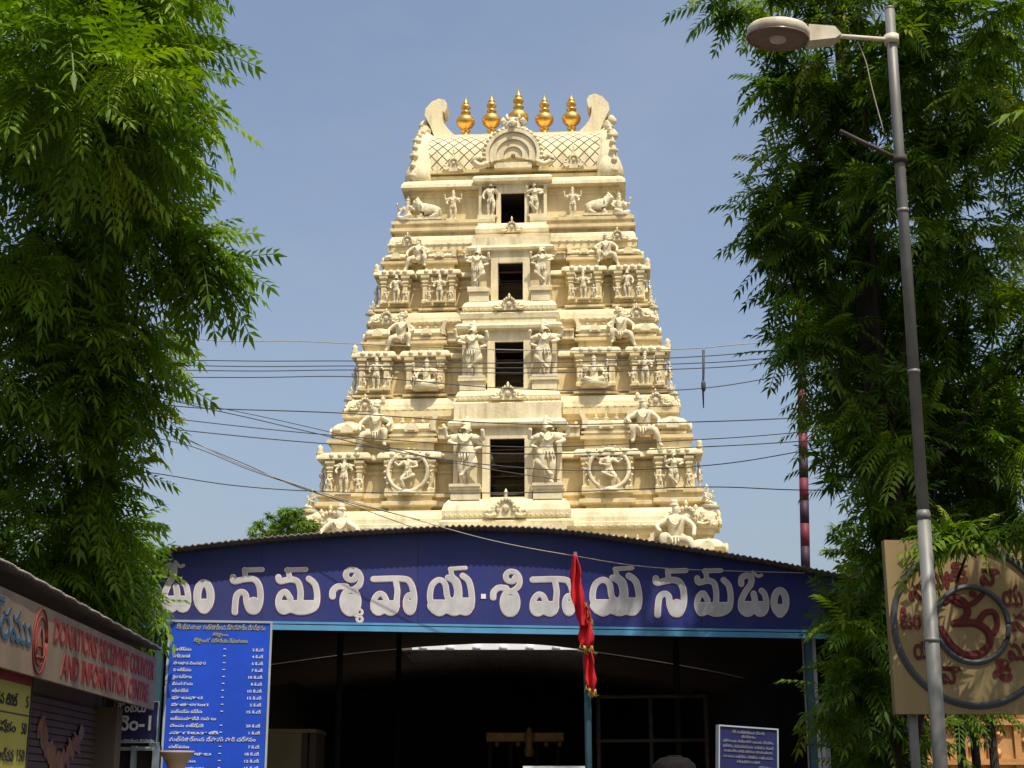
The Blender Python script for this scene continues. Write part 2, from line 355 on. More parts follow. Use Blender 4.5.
F['yaksha'] = ornament(figure('squatting_statue', (0,.08,.30), [[(-.17,-.14,.33),(-.16,-.10,.08),(-.19,-.17,.05)], [(.19,-.15,.25),(.26,-.12,.0),(.30,-.18,-.04)]],
    [[(-.25,.0,.46),(-.20,-.14,.36)], [(.26,.02,.45),(.24,-.12,.30)]], (.02,-.02), .0, .05, 1.25), dress(.30,0,.06,plinth=False))
F['dancer'] = ornament(figure('dancing_statue', (0,0,.45), [[(-.15,-.08,.30),(-.06,-.02,.06),(-.11,-.08,.03)], [(.17,-.14,.38),(-.02,-.16,.30),(-.10,-.18,.27)]],
    [[(-.22,-.03,.62),(-.30,-.10,.70)], [(.22,-.03,.60),(.06,-.14,.55)], [(.27,.02,.74),(.33,-.04,.88)], [(-.26,.02,.74),(-.33,-.03,.88)]], (.02,0), -.03, .10, 1.0),
    lambda mb: (dress(.45)(mb),
        mb.lathe([(.41,-.04),(.49,-.04),(.49,.04),(.41,.04),(.41,-.04)], (0,0,0), 30, mx=Matrix.Translation((0,-.02,.48)) @ Matrix.Rotation(R(90),4,'X')),
        [mb.lathe([(.0,0),(.038,.02),(.0,.06)], (0,0,0), 6, mx=Matrix.Translation((.50*math.cos(a),-.03,.48+.50*math.sin(a))) @ Matrix.Rotation(R(90)-a,4,'Y')) for a in [R(-30+15*i) for i in range(17)]],
        mb.box(-.32,.32,-.1,.12,-.06,.02), mb.lathe([(.14,-.06),(.17,-.02),(.1,.03),(.05,.06)], (0,-.10,0), 14)))
def bull():
    N = [(0,0,.30,.17),(.22,0,.30,.16),(-.20,0,.32,.165),(-.33,0,.42,.10),(-.42,-.02,.55,.085),(-.53,-.05,.52,.06),(-.60,-.06,.47,.045),(.36,0,.28,.11),(.42,.03,.14,.04),
         (-.18,0,.47,.08),(-.24,-.14,.12,.06),(-.38,-.16,.05,.04),(-.22,-.17,.03,.035),(.28,-.16,.14,.075),(.12,-.20,.06,.045),(.02,-.21,.04,.035),(-.40,-.10,.66,.02),(-.40,.06,.66,.02)]
    E = [(0,1),(0,2),(2,3),(3,4),(4,5),(5,6),(1,7),(7,8),(2,9),(2,10),(10,11),(11,12),(1,13),(13,14),(14,15),(4,16),(4,17)]
    return ornament(skin_mesh('bull_statue', N, E), lambda mb: (mb.box(-.55,.5,-.25,.2,-.03,.02), mb.tube([(-.28,-.13,.5),(-.27,-.16,.36),(-.25,0,.22)], .03, 6)))
F['bull'] = bull()
FN = dict(guardian='guardian_statue', deity='deity_statue', maiden='maiden_statue', seated='seated_statue', yaksha='squatting_statue', dancer='dancing_statue', bull='bull_statue')
FH = dict(guardian=1.06, deity=1.05, maiden=1.02, seated=.76, yaksha=.80, dancer=1.0, bull=.68)

# ------------------------------------------------------------------ temple tower
TY, TROT = 66.0, R(-4.0)
tower = thing('temple_tower', 'tall cream tiered gateway tower covered in stucco statues with five golden finials', 'temple tower', (0.26,TY,0), TROT)
def hd(row): return 3.0 + (row-205)/(530-205)*3.3
def tz(row): return P(512, row, TY-hd(row)).z
def S(row): return mpp(row, TY-hd(row))
def rect(W, D, notch=0, nd=2.4):
    if not notch: return [(-W,-D),(W,-D),(W,D),(-W,D)]
    return [(-W,-D),(-notch,-D),(-notch,-D+nd),(notch,-D+nd),(notch,-D),(W,-D),(W,D),(-W,D)]
def bayplan(W, D, c1, m1, m0, r, notch, nd=2.4):
    L = [(-W,-D),(-c1,-D),(-c1,-D+r),(-m1,-D+r),(-m1,-D),(-m0,-D),(-m0,-D+r),(-notch,-D+r),(-notch,-D+nd)]
    right = [(-x,y) for x,y in reversed(L)]
    back = [(W,-D+1.0),(W-r,-D+1.0),(W-r,-.9),(W,-.9),(W,.9),(W-r,.9),(W-r,D-1),(W,D-1),(W,D),(-W,D)]
    back += [(-x,y) for x,y in reversed(back[:8])]
    return L+right+back
def place_stat(kind, xpx, row, hpx, D, out=0.25, face=0.0, mirror=False, x_abs=None, y_abs=None):
    s = S(row); o = link(FN[kind], F[kind], tower)
    h = hpx*s*1.06/ (FH[kind])
    x = xpx*s if x_abs is None else x_abs
    o.location = (x, -D-out if y_abs is None else y_abs, tz(row)); o.rotation_euler = (0,0,face)
    o.scale = (-h if mirror else h, h, h)
    return o
def kuta(W, H):                                            # corner shrine: square cella roof and bulbous dome
    mb = MB(); w_ = W/2
    mb.lathe([(w_*.86,0),(w_*.86,H*.10),(w_*1.04,H*.13),(w_*1.04,H*.22),(w_*.86,H*.24),(w_*.86,H*.34)], n=4, sq=0, smooth=False, sx=1.414*.72, sy=1.414*.72)
    mb.lathe([(w_*.88,H*.34),(w_*1.0,H*.40),(w_*1.02,H*.50),(w_*.95,H*.64),(w_*.72,H*.80),(w_*.40,H*.90),(w_*.36,H*.90),(w_*.40,H*.93),(w_*.30,H*.98),(w_*.08,H*1.0),(w_*.1,H*1.06),(w_*.02,H*1.16)], n=24, sq=.45)
    for s_, a in ((-1,0),(1,R(90)),(1,R(-90))):
        mx = Matrix.Rotation(a,4,'Z')
        arch = [(w_*.36*math.cos(R(t)), H*.42+w_*.34*math.sin(R(t))) for t in range(-20,201,20)]
        mb.prism(arch, -w_*1.10, -w_*.8, 0, mx)
        mb.lathe([(.0,0),(w_*.07,H*.06),(.0,H*.14)], (0,-w_*1.06,H*.62), 6, mx=mx)
    return mb
def shala(W, H, Dp):                                       # oblong shrine with barrel roof, horned ends and finials
    mb = MB(); w_ = W/2
    mb.box(-w_*.94,w_*.94,-Dp*.8,Dp,0,H*.14); mb.box(-w_*1.04,w_*1.04,-Dp*.95,Dp,H*.14,H*.22); mb.box(-w_*.9,w_*.9,-Dp*.8,Dp,H*.22,H*.36)
    sec = [(-Dp*.9,H*.36),(-Dp*.98,H*.45),(-Dp*.93,H*.58),(-Dp*.75,H*.70),(-Dp*.45,H*.77),(Dp,H*.78),(Dp,H*.36)]
    mx = Matrix(((0,1,0,0),(1,0,0,0),(0,0,1,0),(0,0,0,1)))
    mb.prism(sec, -w_*.86, w_*.86, 0, mx)
    for s in (-1,1):
        horn = [(w_*.80,H*.36),(w_*1.02,H*.36),(w_*.98,H*.6),(w_*1.02,H*.85),(w_*1.12,H*1.0),(w_*1.0,H*1.10),(w_*.88,H*1.02),(w_*.84,H*.85),(w_*.74,H*.74)]
        mb.prism([(x*s,z) for x,z in (horn if s > 0 else horn[::-1])], -Dp*1.02, Dp*.4)
        mb.lathe([(0,-.07*H),(.09*H,0),(0,.07*H)], (s*w_*1.06,-Dp*.9,H*1.04), 8)
    for x in (-.42,0,.42):
        mb.lathe([(.05*H,0),(.10*H,.05*H),(.10*H,.11*H),(.04*H,.17*H),(.06*H,.2*H),(.01*H,.30*H)], (x*w_,-Dp*.5,H*.75), 10)
    arch = [(w_*.3*math.cos(R(t)), H*.42+w_*.28*math.sin(R(t))) for t in range(-20,201,20)]
    mb.prism(arch, -Dp*1.08, -Dp*.5)
    arch = [(w_*.16*math.cos(R(t)), H*.43+w_*.16*math.sin(R(t))) for t in range(-20,201,20)]
    mb.prism(arch, -Dp*1.18, -Dp*.5)
    return mb
def pilaster(h):
    mb = MB(); r = h*.11
    mb.lathe([(r*1.5,0),(r*1.5,h*.08),(r*1.1,h*.13),(r,h*.15),(r,h*.62),(r*1.35,h*.66),(r*.9,h*.70),(r*1.5,h*.76),(r*1.5,h*.80),(r*1.1,h*.84),(r*1.9,h*.92),(r*1.9,h)], n=4, smooth=False)
    return mb
def nasi(w_, h):                                           # small horseshoe gable in low relief: leaf scrolls, a lump face and a flame bud
    mb = MB()
    mb.prism([(-w_*.55,0),(w_*.55,0),(w_*.42,h*.25),(w_*.2,h*.55),(0,h*.72),(-w_*.2,h*.55),(-w_*.42,h*.25)], -.08, .22)
    for i in range(9):
        a = R(-15+26.2*i); mb.lathe([(.0,-.07*w_),(.075*w_,0),(.0,.10*w_)], (w_*.26*math.cos(a),-.12,h*.34+w_*.26*math.sin(a)), 7)
    mb.lathe([(.0,-.12*w_),(.12*w_,-.02*w_),(.09*w_,.08*w_),(0,.13*w_)], (0,-.12,h*.32), 10, sy=.6)
    mb.lathe([(.02,0),(w_*.07,h*.08),(w_*.04,h*.14),(w_*.075,h*.2),(.01,h*.36)], (0,-.05,h*.66), 8)
    for s in (-1,1):
        mb.tube(smooth([(s*w_*.30,-.11,h*.12),(s*w_*.5,-.13,h*.05),(s*w_*.66,-.12,h*.14),(s*w_*.60,-.11,h*.26),(s*w_*.50,-.11,h*.2)],4), [w_*.055]*17, 6)
        for k in range(3): mb.lathe([(.0,-.05*w_),(.055*w_,0),(.0,.06*w_)], (s*w_*(.42+.13*k),-.12,h*(.34-.12*k)), 6)
    return mb
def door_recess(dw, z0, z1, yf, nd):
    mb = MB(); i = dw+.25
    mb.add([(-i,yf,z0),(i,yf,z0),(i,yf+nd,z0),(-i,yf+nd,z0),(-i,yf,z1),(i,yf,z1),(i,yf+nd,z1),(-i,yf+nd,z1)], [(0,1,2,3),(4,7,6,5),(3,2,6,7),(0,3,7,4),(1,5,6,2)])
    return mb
# rows: kapota bottom/top, slab top, plinth top, wall top, eave top, hara base top, dome top, next kapota bottom
tiers = [
  dict(kb=531,kt=510,sl=503,pl=491,wt=460,et=452,hb=439,dt=414,nb=411, Wk=209,Wk2=204,Wp=196,Ww=184,We=190,Wh=181,Wn=163, c1=147,m1=124,m0=74,
       ck=(521,500,62), door=(497,438,17.5), slab=(427,418,59), cw=54, ped=488, guard=(41,486,67),
       stats=[('dancer',101,492,42),('deity',166,492,40)], yak=(134,450,47)),
  dict(kb=411,kt=397,sl=394,pl=388,wt=358,et=351,hb=341,dt=320,nb=324, Wk=167,Wk2=163,Wp=159,Ww=153,We=157,Wh=149,Wn=136, c1=121,m1=105,m0=66,
       ck=(404,391,50), door=(388,341,14.5), slab=(330,322,53), cw=47, ped=380, guard=(36,379,56),
       stats=[('seated',84,388,34),('deity',135,388,34)], yak=(110,350,38)),
  dict(kb=324,kt=312,sl=309,pl=303,wt=277,et=271,hb=262,dt=249,nb=247, Wk=144,Wk2=141,Wp=138,Ww=132,We=136,Wh=130,Wn=119, c1=103,m1=90,m0=56,
       ck=(315,303,45), door=(300,262,12.5), slab=(251,244,43), cw=39, ped=291, guard=(32,290,43),
       stats=[('deity',72,302,29),('maiden',116,302,29)], yak=(94,270,33)),
]
# lower storey, mostly behind the canopy
lowE = dict(kb=648,kt=622,sl=614,pl=600,wt=582,et=574,hb=560,dt=534,nb=531, Wk=250,Wk2=245,Wp=236,Ww=222,We=228,Wh=219,Wn=200, c1=182,m1=150,m0=92,
       ck=(640,618,70), door=(606,560,20), slab=(548,540,68), cw=62, ped=604, guard=(48,600,60), stats=[('deity',196,600,36)], yak=(168,563,56))
def kap_prof(z0, z1, dz, o):                               # rolled cornice: fillet, convex roll, drip
    h = z1-z0
    return [(-o*1.2,z0+.002),(-.12,z0),(-.02,z0+h*.06),(0,z0+h*.14),(-.01,z0+h*.30),(-.06-o*.10,z0+h*.34),(-.06-o*.15,z0+h*.55),(-.06-o*.42,z0+h*.80),(-.06-o*.8,z0+h*.97),(-.06-o*1.15,z1)]
def tier(t, low=False):
    sm = S((t['kb']+t['et'])/2)
    off = lambda Wm: Wm-1.75                               # half depth that goes with a half width
    Wk = t['Wk']*S(t['kb']); Ww = t['Ww']*S(t['wt']); Wp = t['Wp']*S(t['pl']); We = t['We']*S(t['et']); Wh = t['Wh']*S(t['hb']); Wn = t['Wn']*S(t['nb'])
    Dk, Dw, Dp, De, Dh, Dn = (off(q) for q in (Wk,Ww,Wp,We,Wh,Wn))
    dw = t['door'][2]*S(t['door'][0]); nt_ = dw+.28
    zk0, zk1 = tz(t['kb']), tz(t['kt'])
    mb = MB(); mb.sweep(rect(Wk,Dk), kap_prof(zk0, zk1, 0, (Wk-Wp)*.75)); 
    # row of beads along the drip
    n = int(2*Wk/.34)
    for i in range(n):
        x = -Wk+.17+i*(2*Wk-.34)/(n-1)
        mb.lathe([(.0,-.05),(.075,0),(.0,.05)], (x,-Dk+.0,zk0+.10), 6)
    mb.build('cornice', M['stucco_pale'], tower)
    zs, zp, zw, ze = tz(t['sl']), tz(t['pl']), tz(t['wt']), tz(t['et'])
    bp = lambda W, D: bayplan(W, D, t['c1']*sm, t['m1']*sm, t['m0']*sm, .46, nt_, max(2.2, D-1.6))
    mb = MB(); h = zp-zk1
    mb.sweep(bp(Wp-.12,Dp-.12), [(-.15,zk1-.05),(-.15,zk1+h*.2),(.12,zk1+h*.3),(.12,zk1+h*.48),(-.10,zk1+h*.55),(-.10,zk1+h*.75),(.02,zk1+h*.8),(.02,zp)])
    mb.build('plinth', M['stucco'], tower)
    mb = MB(); h = zw-zp
    mb.sweep(bp(Ww,Dw), [(.0,zp-.02),(.0,zp+h*.62),(.07,zp+h*.64),(.07,zp+h*.72),(.02,zp+h*.75),(.10,zp+h*.86),(.10,zp+h*.92),(.03,zp+h*.93),(.03,zw+.02)])
    mb.build('tier_wall', M['stucco'], tower)
    mb = MB(); h = ze-zw; ov = We-Ww+.07
    mb.sweep(bp(Ww,Dw), [(.0,zw+.01),(ov*.7,zw+.012),(ov,zw+h*.12),(ov,zw+h*.3),(ov*.9,zw+h*.6),(ov*.55,zw+h*.9),(.05,ze)])
    for s in (-1,1):
        for (a_, b_) in ((t['c1'], t['Ww']), (t['m0'], t['m1'])):
            for k in range(4):
                x = s*(a_+(b_-a_)*(.14+.24*k))*sm; mb.lathe([(.0,-.10),(.10,-.03),(.12,.04),(.07,.12),(.0,.16)], (x,-Dw-ov*.92,zw+h*.45), 8, sy=.7)
        mb.lathe([(.12,-.1),(.16,.05),(.10,.22),(.13,.3),(.0,.42)], (s*(We-.05),-De+.1,ze-.1), 8)
    mb.build('eave', M['stucco_pale'], tower)
    for s in (-1,1):
        mv = MB(); hk = zk1-zk0
        for k in range(6): mv.lathe([(.0,-.13),(.13,0),(.0,.15)], (s*(Wk-.35-.26*k),-Dk-.0+.05*(k%2),zk0+hk*(.45+.22*((k*37)%3))), 7, sy=.6)
        mv.build('corner_scroll', M['stucco_pale'], tower)
    zh = tz(t['hb']); zn = tz(t['nb'])
    mb = MB(); mb.sweep(rect(Wn,Dn,nt_,max(2,Dn-1.4)), [(0,ze-.05),(0,zn-.45),(.10,zn-.43),(.10,zn-.30),(.22,zn-.22),(.22,zn+.02)])
    n = int(2*Wn/.42)
    for i in range(n):
        x = -Wn+.2+i*(2*Wn-.4)/(n-1)
        if abs(x) > nt_+.3: mb.lathe([(.0,0),(.10,.05),(.10,.16),(.03,.22)], (x,-Dn-.06,zn-.72), 8)
    mb.build('neck_wall', M['stucco'], tower)
    mb = MB(); h = zh-ze
    mb.sweep(bayplan(Wh,Dh,t['c1']*sm,t['m1']*sm,t['m0']*sm,.42,nt_,2), [(-.10,ze-.02),(-.10,ze+h*.72),(.06,ze+h*.76),(.06,zh),(-.2,zh+.01)])
    mb.build('parapet', M['stucco'], tower)
    # shrines on the parapet
    Hd = (tz(t['dt'])-zh)*.84
    cwid = Wh-t['c1']*sm; 
    first = None
    for s in (-1,1):
        if first is None: first = kuta(cwid*.98, Hd).build('corner_shrine', M['stucco_pale'], tower)
        o = first if s < 0 else link('corner_shrine', first.data, tower)
        o.location = (s*(Wh-cwid/2), -Dh+cwid/2, zh-.02)
        o = link('corner_shrine', first.data, tower); o.location = (s*(Wh-cwid/2), Dh-cwid/2, zh-.02)
    mw = (t['m1']-t['m0'])*sm
    first = None
    for s in (-1,1):
        if first is None: first = shala(mw*.98, Hd*1.02, .62).build('oblong_shrine', M['stucco_pale'], tower)
        o = first if s < 0 else link('oblong_shrine', first.data, tower)
        o.location = (s*(t['m1']+t['m0'])/2*sm, -Dh+.60, zh-.02)
    o = None
    for s in (-1,1):                                       # low bright link roofs between shrine and door bay
        x0, x1 = (t['cw']+3)*sm, (t['m0']-2)*sm
        if x1-x0 > .2:
            mb = MB(); mb.prism([(0,0),(x1-x0,0),(x1-x0,Hd*.4),(0,Hd*.4)], -.1,.6); mb.prism([(0,Hd*.4),(x1-x0,Hd*.4),(x1-x0,Hd*.5),(0,Hd*.5)], -.2,.6)
            mb.build('link_roof', M['stucco_pale'], tower, (x0 if s > 0 else -x1, -Dh+.15, zh-.01))
    # pilasters on the bays
    ph = zw-zp; pm = pilaster(ph*.98); first = None
    for s in (-1,1):
        for xx in (t['Ww']-3.5, t['c1']+3.5, t['m1']-3.5, t['m0']+3.5):
            if first is None: first = pm.build('pilaster', M['stucco'], tower); o = first
            else: o = link('pilaster', first.data, tower)
            o.location = (s*xx*sm, -Dw-.10, zp)
    # shallow niche slab behind the figures
    # central door bay
    zq = lambda row: P(512,row,TY-Dw-.75).z
    zd0, zd1 = zq(t['door'][0]), zq(t['door'][1]); zs0, zs1 = zq(t['slab'][0]), zq(t['slab'][1])
    cw = t['cw']*sm; sw = t['slab'][2]*sm; yF = -Dw-.75
    ck0, ck1 = zq(t['ck'][0]), zq(t['ck'][1]); ckw = t['ck'][2]*sm
    bay = link('door_bay', None, tower) if False else None
    mb = MB()
    for s in (-1,1):
        a, b = sorted((s*dw, s*(dw+.30*1))); mb.box(a,b,yF+.02,yF+.40,ck1-.1,zd1)           # jambs
        a, b = sorted((s*(dw+.30), s*cw)); mb.box(a,b,yF+.45,-Dw+.9,ck1-.1,zs0)              # niche backs
        a, b = sorted((s*(cw-.18), s*cw)); mb.box(a,b,yF+.12,yF+.448,ck1-.1,zs0)             # outer pilaster
    mb.box(-dw-.30,dw+.30,yF+.06,yF+.20,zd1,zs0)
    mb.box(-dw,dw,yF-.02,yF+.3,ck1-.1,zd0)
    mb.build('doorway', M['stucco_pale'], tower)
    mb = MB(); hh = zs1-zs0
    mb.sweep([(-cw,yF+.10),(cw,yF+.10),(cw,-Dw+.5),(-cw,-Dw+.5)], [(.05,zs0),(sw-cw,zs0+hh*.15),(sw-cw+.03,zs0+hh*.5),(sw-cw-.08,zs0+hh*.85),(.0,zs1),(.0,zn+.01)])
    mb.build('door_lintel', M['stucco_pale'], tower)
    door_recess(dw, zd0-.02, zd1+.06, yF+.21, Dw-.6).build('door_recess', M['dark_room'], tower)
    mb = MB()                                              # a few old rails across the opening
    for f_ in (.1,.86): mb.box(-dw-.05,dw+.05,yF+.62,yF+.68,zd0+(zd1-zd0)*f_-.03,zd0+(zd1-zd0)*f_+.03)
    for f_ in (.3,.45,.6,.74): mb.box(-dw-.05,dw+.05,yF+1.2,yF+1.24,zd0+(zd1-zd0)*f_-.02,zd0+(zd1-zd0)*f_+.02)
    mb.build('door_rail', M['wood'], tower)
    zpd = zq(t['ped'])
    for s in (-1,1):                                       # pedestal under each guardian
        mb = MB(); a, b = sorted((s*(dw+.36), s*(cw+.04))); h = zpd-ck1
        mb.box(a,b,yF-.44,yF+.4,ck1-.05,ck1+h*.72); mb.box(a-.07,b+.07,yF-.52,yF+.4,ck1+h*.72,zpd)
        mb.build('pedestal', M['stucco_pale'], tower)
    mb = MB(); h = ck1-ck0
    mb.sweep([(-ckw+.3,yF-.25),(ckw-.3,yF-.25),(ckw-.3,-Dw+.4),(-ckw+.3,-Dw+.4)], [(.0,ck0-.35),(.42,ck0-.33),(.46,ck0-.12),(.30,ck0-.02),(.24,ck0),(.34,ck0+h*.12),(.36,ck0+h*.4),(.28,ck0+h*.7),(.12,ck0+h*.95),(.0,ck1)])
    n = int(2*ckw/.20)
    for i in range(n):
        x = -ckw+.1+i*(2*ckw-.2)/(n-1); mb.lathe([(.0,-.06),(.05,0),(.0,.06)], (x,yF-.60,ck0+h*.18), 6)
    mb.build('door_sill', M['stucco_pale'], tower)
    nasi(ckw*.50, h*1.35).build('gable_ornament', M['stucco_pale'], tower, (0,yF-.62,ck0+.02))
    # statues
    gx, gr, gh = t['guard']
    for s in (-1,1): o = place_stat('guardian', s*gx, gr, gh, Dw, mirror=(s>0), y_abs=yF-.27); o.location.z = zpd+.06; o.scale.x *= 1.15
    for kind, x, row, h in t['stats']:
        for s in (-1,1):
            kd = kind if not (kind == 'deity' and s > 0 and t is tiers[0]) else 'guardian'
            place_stat(kd, s*x, row, h, Dw, .22, mirror=(s>0))
            for e in ((-1,1) if kind != 'dancer' else ()): place_stat('maiden' if (e*s > 0) else 'deity', s*x+e*h*.36, row, h*.50, Dw, .20, mirror=(e>0))
    x, row, h = t['yak']
    for s in (-1,1): place_stat('yaksha', s*x, row, h, De, -.30, mirror=(s<0))
    # side figures that show on the outline, corner ornaments
    for s in (-1,1):
        for yy in (-Dw+.55, 0.0):
            place_stat('maiden', 0, t['pl'], (t['pl']-t['wt'])*.92, 0, face=s*R(90), x_abs=s*(Ww+.20), y_abs=yy)
        place_stat('seated', 0, t['kt'], (t['kt']-t['pl'])*.9+6, 0, face=s*R(60), x_abs=s*(Wp+.1), y_abs=-Dp+.1)
    first = None
    for s in (-1,1):
        if first is None: first = nasi((zk1-zk0)*1.5, (zk1-zk0)*1.15).build('gable_ornament', M['stucco_pale'], tower)
        o = first if s < 0 else link('gable_ornament', first.data, tower)
        o.location = (s*(Wk-(zk1-zk0)*1.4), -Dk+.02, zk0+.06)
        o = link('gable_ornament', first.data, tower); o.location = (s*(Wk-.02), -Dk+1.1, zk0+.06); o.rotation_euler = (0,0,s*R(90))
for t in [lowE]+tiers: tier(t)
# granite base under the stucco storeys
mb = MB(); zb = tz(648); Wb = 235*S(640)
mb.sweep(rect(Wb,Wb-1.75), [(.7,0),(.7,1),(.3,1.2),(.3,zb*.5),(.0,zb*.55),(.0,zb+.05)])
mb.build('stone_base', M['granite'], tower)
# top storey
tA = dict(kb=247,kt=236,sl=229)
def top():
    W = lambda px, row: px*S(row)
    off = lambda Wm: Wm-1.75
    Wk, Wp, Ww, Wr = W(125,247), W(120,230), W(112,222), W(109,188)
    Dk, Dp, Dw, Dr = off(Wk), off(Wp), off(Ww), off(Wr)
    zk0, zk1 = tz(247), tz(236); dw = 12*S(210)
    mb = MB(); mb.sweep(rect(Wk,Dk), kap_prof(zk0,zk1,0,(Wk-Wp)*.9))
    n = 34
    for i in range(n):
        x = -Wk+.17+i*(2*Wk-.34)/(n-1); mb.lathe([(.0,-.05),(.07,0),(.0,.05)], (x,-Dk,zk0+.09), 6)
    mb.build('cornice', M['stucco_pale'], tower)
    zp = tz(222); zw = tz(190); ze = tz(180)
    mb = MB(); h = zp-zk1
    mb.sweep(rect(Wp,Dp,dw+.3), [(-.1,zk1-.05),(-.1,zk1+h*.2),(.1,zk1+h*.3),(.1,zk1+h*.5),(-.05,zk1+h*.55),(-.05,zk1+h*.75),(.05,zk1+h*.8),(.05,zp)])
    mb.build('plinth', M['stucco'], tower)
    Wt = Wr-.35; Dt = off(Wt)
    mb = MB(); mb.sweep(rect(Wt,Dt,dw+.3), [(0,zp-.02),(0,zw-.3),(.08,zw-.28),(.08,zw-.12),(.16,zw-.1),(.16,zw+.02)])
    mb.build('tier_wall', M['stucco'], tower)
    mb = MB(); h = ze-zw
    mb.sweep(rect(Wt,Dt), [(.0,zw+.01),(.42,zw+.012),(.48,zw+h*.1),(.46,zw+h*.4),(.36,zw+h*.7),(.15,zw+h*.95),(.0,ze)])
    mb.build('eave', M['stucco_pale'], tower)
    zn = tz(172)
    mb = MB(); mb.sweep(rect(Wt-.35,Dt-.35), [(0,ze-.02),(0,ze+(zn-ze)*.45),(.14,ze+(zn-ze)*.5),(.14,ze+(zn-ze)*.75),(-.02,ze+(zn-ze)*.8),(-.02,zn+.05)])
    mb.build('neck_wall', M['stucco'], tower)
    # door
    yF = -Dt-.55; zq = lambda row: P(512,row,TY-Dt-.55).z
    zd0, zd1 = zq(223), zq(192); zs0, zs1 = zq(183), zq(174); cw = 34*S(205); sw = 37*S(180)
    mb = MB()
    for s in (-1,1):
        a, b = sorted((s*dw, s*(dw+.2))); mb.box(a,b,yF+.05,yF+.4,zp-.3,zd1)
        a, b = sorted((s*(dw+.2), s*cw)); mb.box(a,b,yF+.35,-Dt+.5,zp-.3,zs0)
        a, b = sorted((s*(cw-.14), s*cw)); mb.box(a,b,yF+.1,yF+.348,zp-.3,zs0)
    mb.box(-dw-.2,dw+.2,yF+.08,yF+.2,zd1,zs0); mb.box(-dw,dw,yF,yF+.3,zp-.3,zd0)
    mb.build('doorway', M['stucco_pale'], tower)
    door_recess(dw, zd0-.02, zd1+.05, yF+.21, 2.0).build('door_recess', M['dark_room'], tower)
    mb = MB(); hh = zs1-zs0
    mb.sweep([(-cw,yF+.1),(cw,yF+.1),(cw,-Dt+.4),(-cw,-Dt+.4)], [(.03,zs0),(sw-cw+.1,zs0+hh*.15),(sw-cw+.12,zs0+hh*.5),(sw-cw,zs0+hh*.85),(.0,zs1),(-.1,zs1+.02)])
    mb.build('door_lintel', M['stucco_pale'], tower)
    ck0, ck1, ckw = tz(237), tz(226), 36*S(230)
    mb = MB(); h = ck1-ck0
    mb.sweep([(-ckw+.2,yF-.2),(ckw-.2,yF-.2),(ckw-.2,-Dt+.3),(-ckw+.2,-Dt+.3)], [(.0,ck0-.25),(.3,ck0-.23),(.33,ck0-.08),(.15,ck0),(.22,ck0+h*.12),(.24,ck0+h*.4),(.16,ck0+h*.7),(.05,ck0+h*.95),(.0,ck1)])
    mb.build('door_sill', M['stucco_pale'], tower)
    nasi(ckw*.45, h*1.3).build('gable_ornament', M['stucco_pale'], tower, (0,yF-.45,ck0+.02))
    for s in (-1,1):
        mb = MB(); a, b = sorted((s*(dw+.24), s*(cw+.02))); mb.box(a,b,yF-.25,yF+.3,ck1-.05,tz(218)); mb.build('pedestal', M['stucco_pale'], tower)
        place_stat('maiden' if s < 0 else 'guardian', s*22.5, 218, 37, Dt, mirror=s>0, y_abs=yF+.05)
        place_stat('deity', s*60, 219, 31, Dt, .40, mirror=s>0)
        place_stat('seated', s*107, 220, 29, Dt, .30, face=s*R(25))
        o = place_stat('bull', s*84, 220, 25, Dt, .38, mirror=s>0); o.scale.x *= .72
        o = nasi((zk1-zk0)*1.3, (zk1-zk0)*1.1).build('gable_ornament', M['stucco_pale'], tower, (s*(Wk-.9), -Dk+.02, zk0+.05))
    # barrel roof with diamond lattice
    zb, zr = zn+.03, P(512,134,TY-.7).z; Lx = 88*S(150); hb = Dt-.15
    sec = []
    for i in range(25):
        a = math.pi*i/24
        sec.append((-hb*math.cos(a)*(1.0 if abs(math.cos(a))<.98 else .985), zb+(zr-zb)*math.sin(a)**.8))
    me = bpy.data.meshes.new('barrel_roof'); nx = 20; vs = []; fs = []; arc = [0]
    for i in range(1,25): arc.append(arc[-1]+math.dist(sec[i], sec[i-1]))
    for j in range(nx+1):
        for (y,z) in sec: vs.append((-Lx+2*Lx*j/nx,y,z))
    for j in range(nx):
        for i in range(24): fs.append((j*25+i,(j+1)*25+i,(j+1)*25+i+1,j*25+i+1))
    me.from_pydata(vs,[],fs); uv = me.uv_layers.new(name='UVMap')
    for lp in me.loops:
        j, i = divmod(lp.vertex_index, 25); uv.data[lp.index].uv = (2*Lx*j/nx, arc[i])
    for p in me.polygons: p.use_smooth = True
    m = M['stucco_pale'].copy(); m.name = 'lattice_stucco'; t = m.node_tree; b = t.nodes['Principled BSDF']
    uvn = t.nodes.new('ShaderNodeUVMap'); sx = t.nodes.new('ShaderNodeSeparateXYZ'); t.links.new(uvn.outputs[0], sx.inputs[0])
    def mth(op, a_, b_=None):
        nd_ = t.nodes.new('ShaderNodeMath'); nd_.operation = op
        for k, q in enumerate((a_, b_)):
            if q is None: continue
            if isinstance(q, (int,float)): nd_.inputs[k].default_value = q
            else: t.links.new(q, nd_.inputs[k])
        return nd_.outputs[0]
    fr = 1/.50
    def tri(e): return mth('ABSOLUTE', mth('SUBTRACT', mth('FRACT', mth('MULTIPLY', e, fr)), .5))
    yv = mth('MULTIPLY', sx.outputs['Y'], .85)
    d1 = tri(mth('ADD', sx.outputs['X'], yv)); d2 = tri(mth('SUBTRACT', sx.outputs['X'], yv))
    lat = mth('MAXIMUM', d1, d2)                           # .5 in the grooves
    hgt = t.nodes.new('ShaderNodeMapRange'); hgt.inputs['From Min'].default_value = .42; hgt.inputs['From Max'].default_value = .49
    t.links.new(lat, hgt.inputs['Value'])
    old = b.inputs['Base Color'].links[0].from_socket
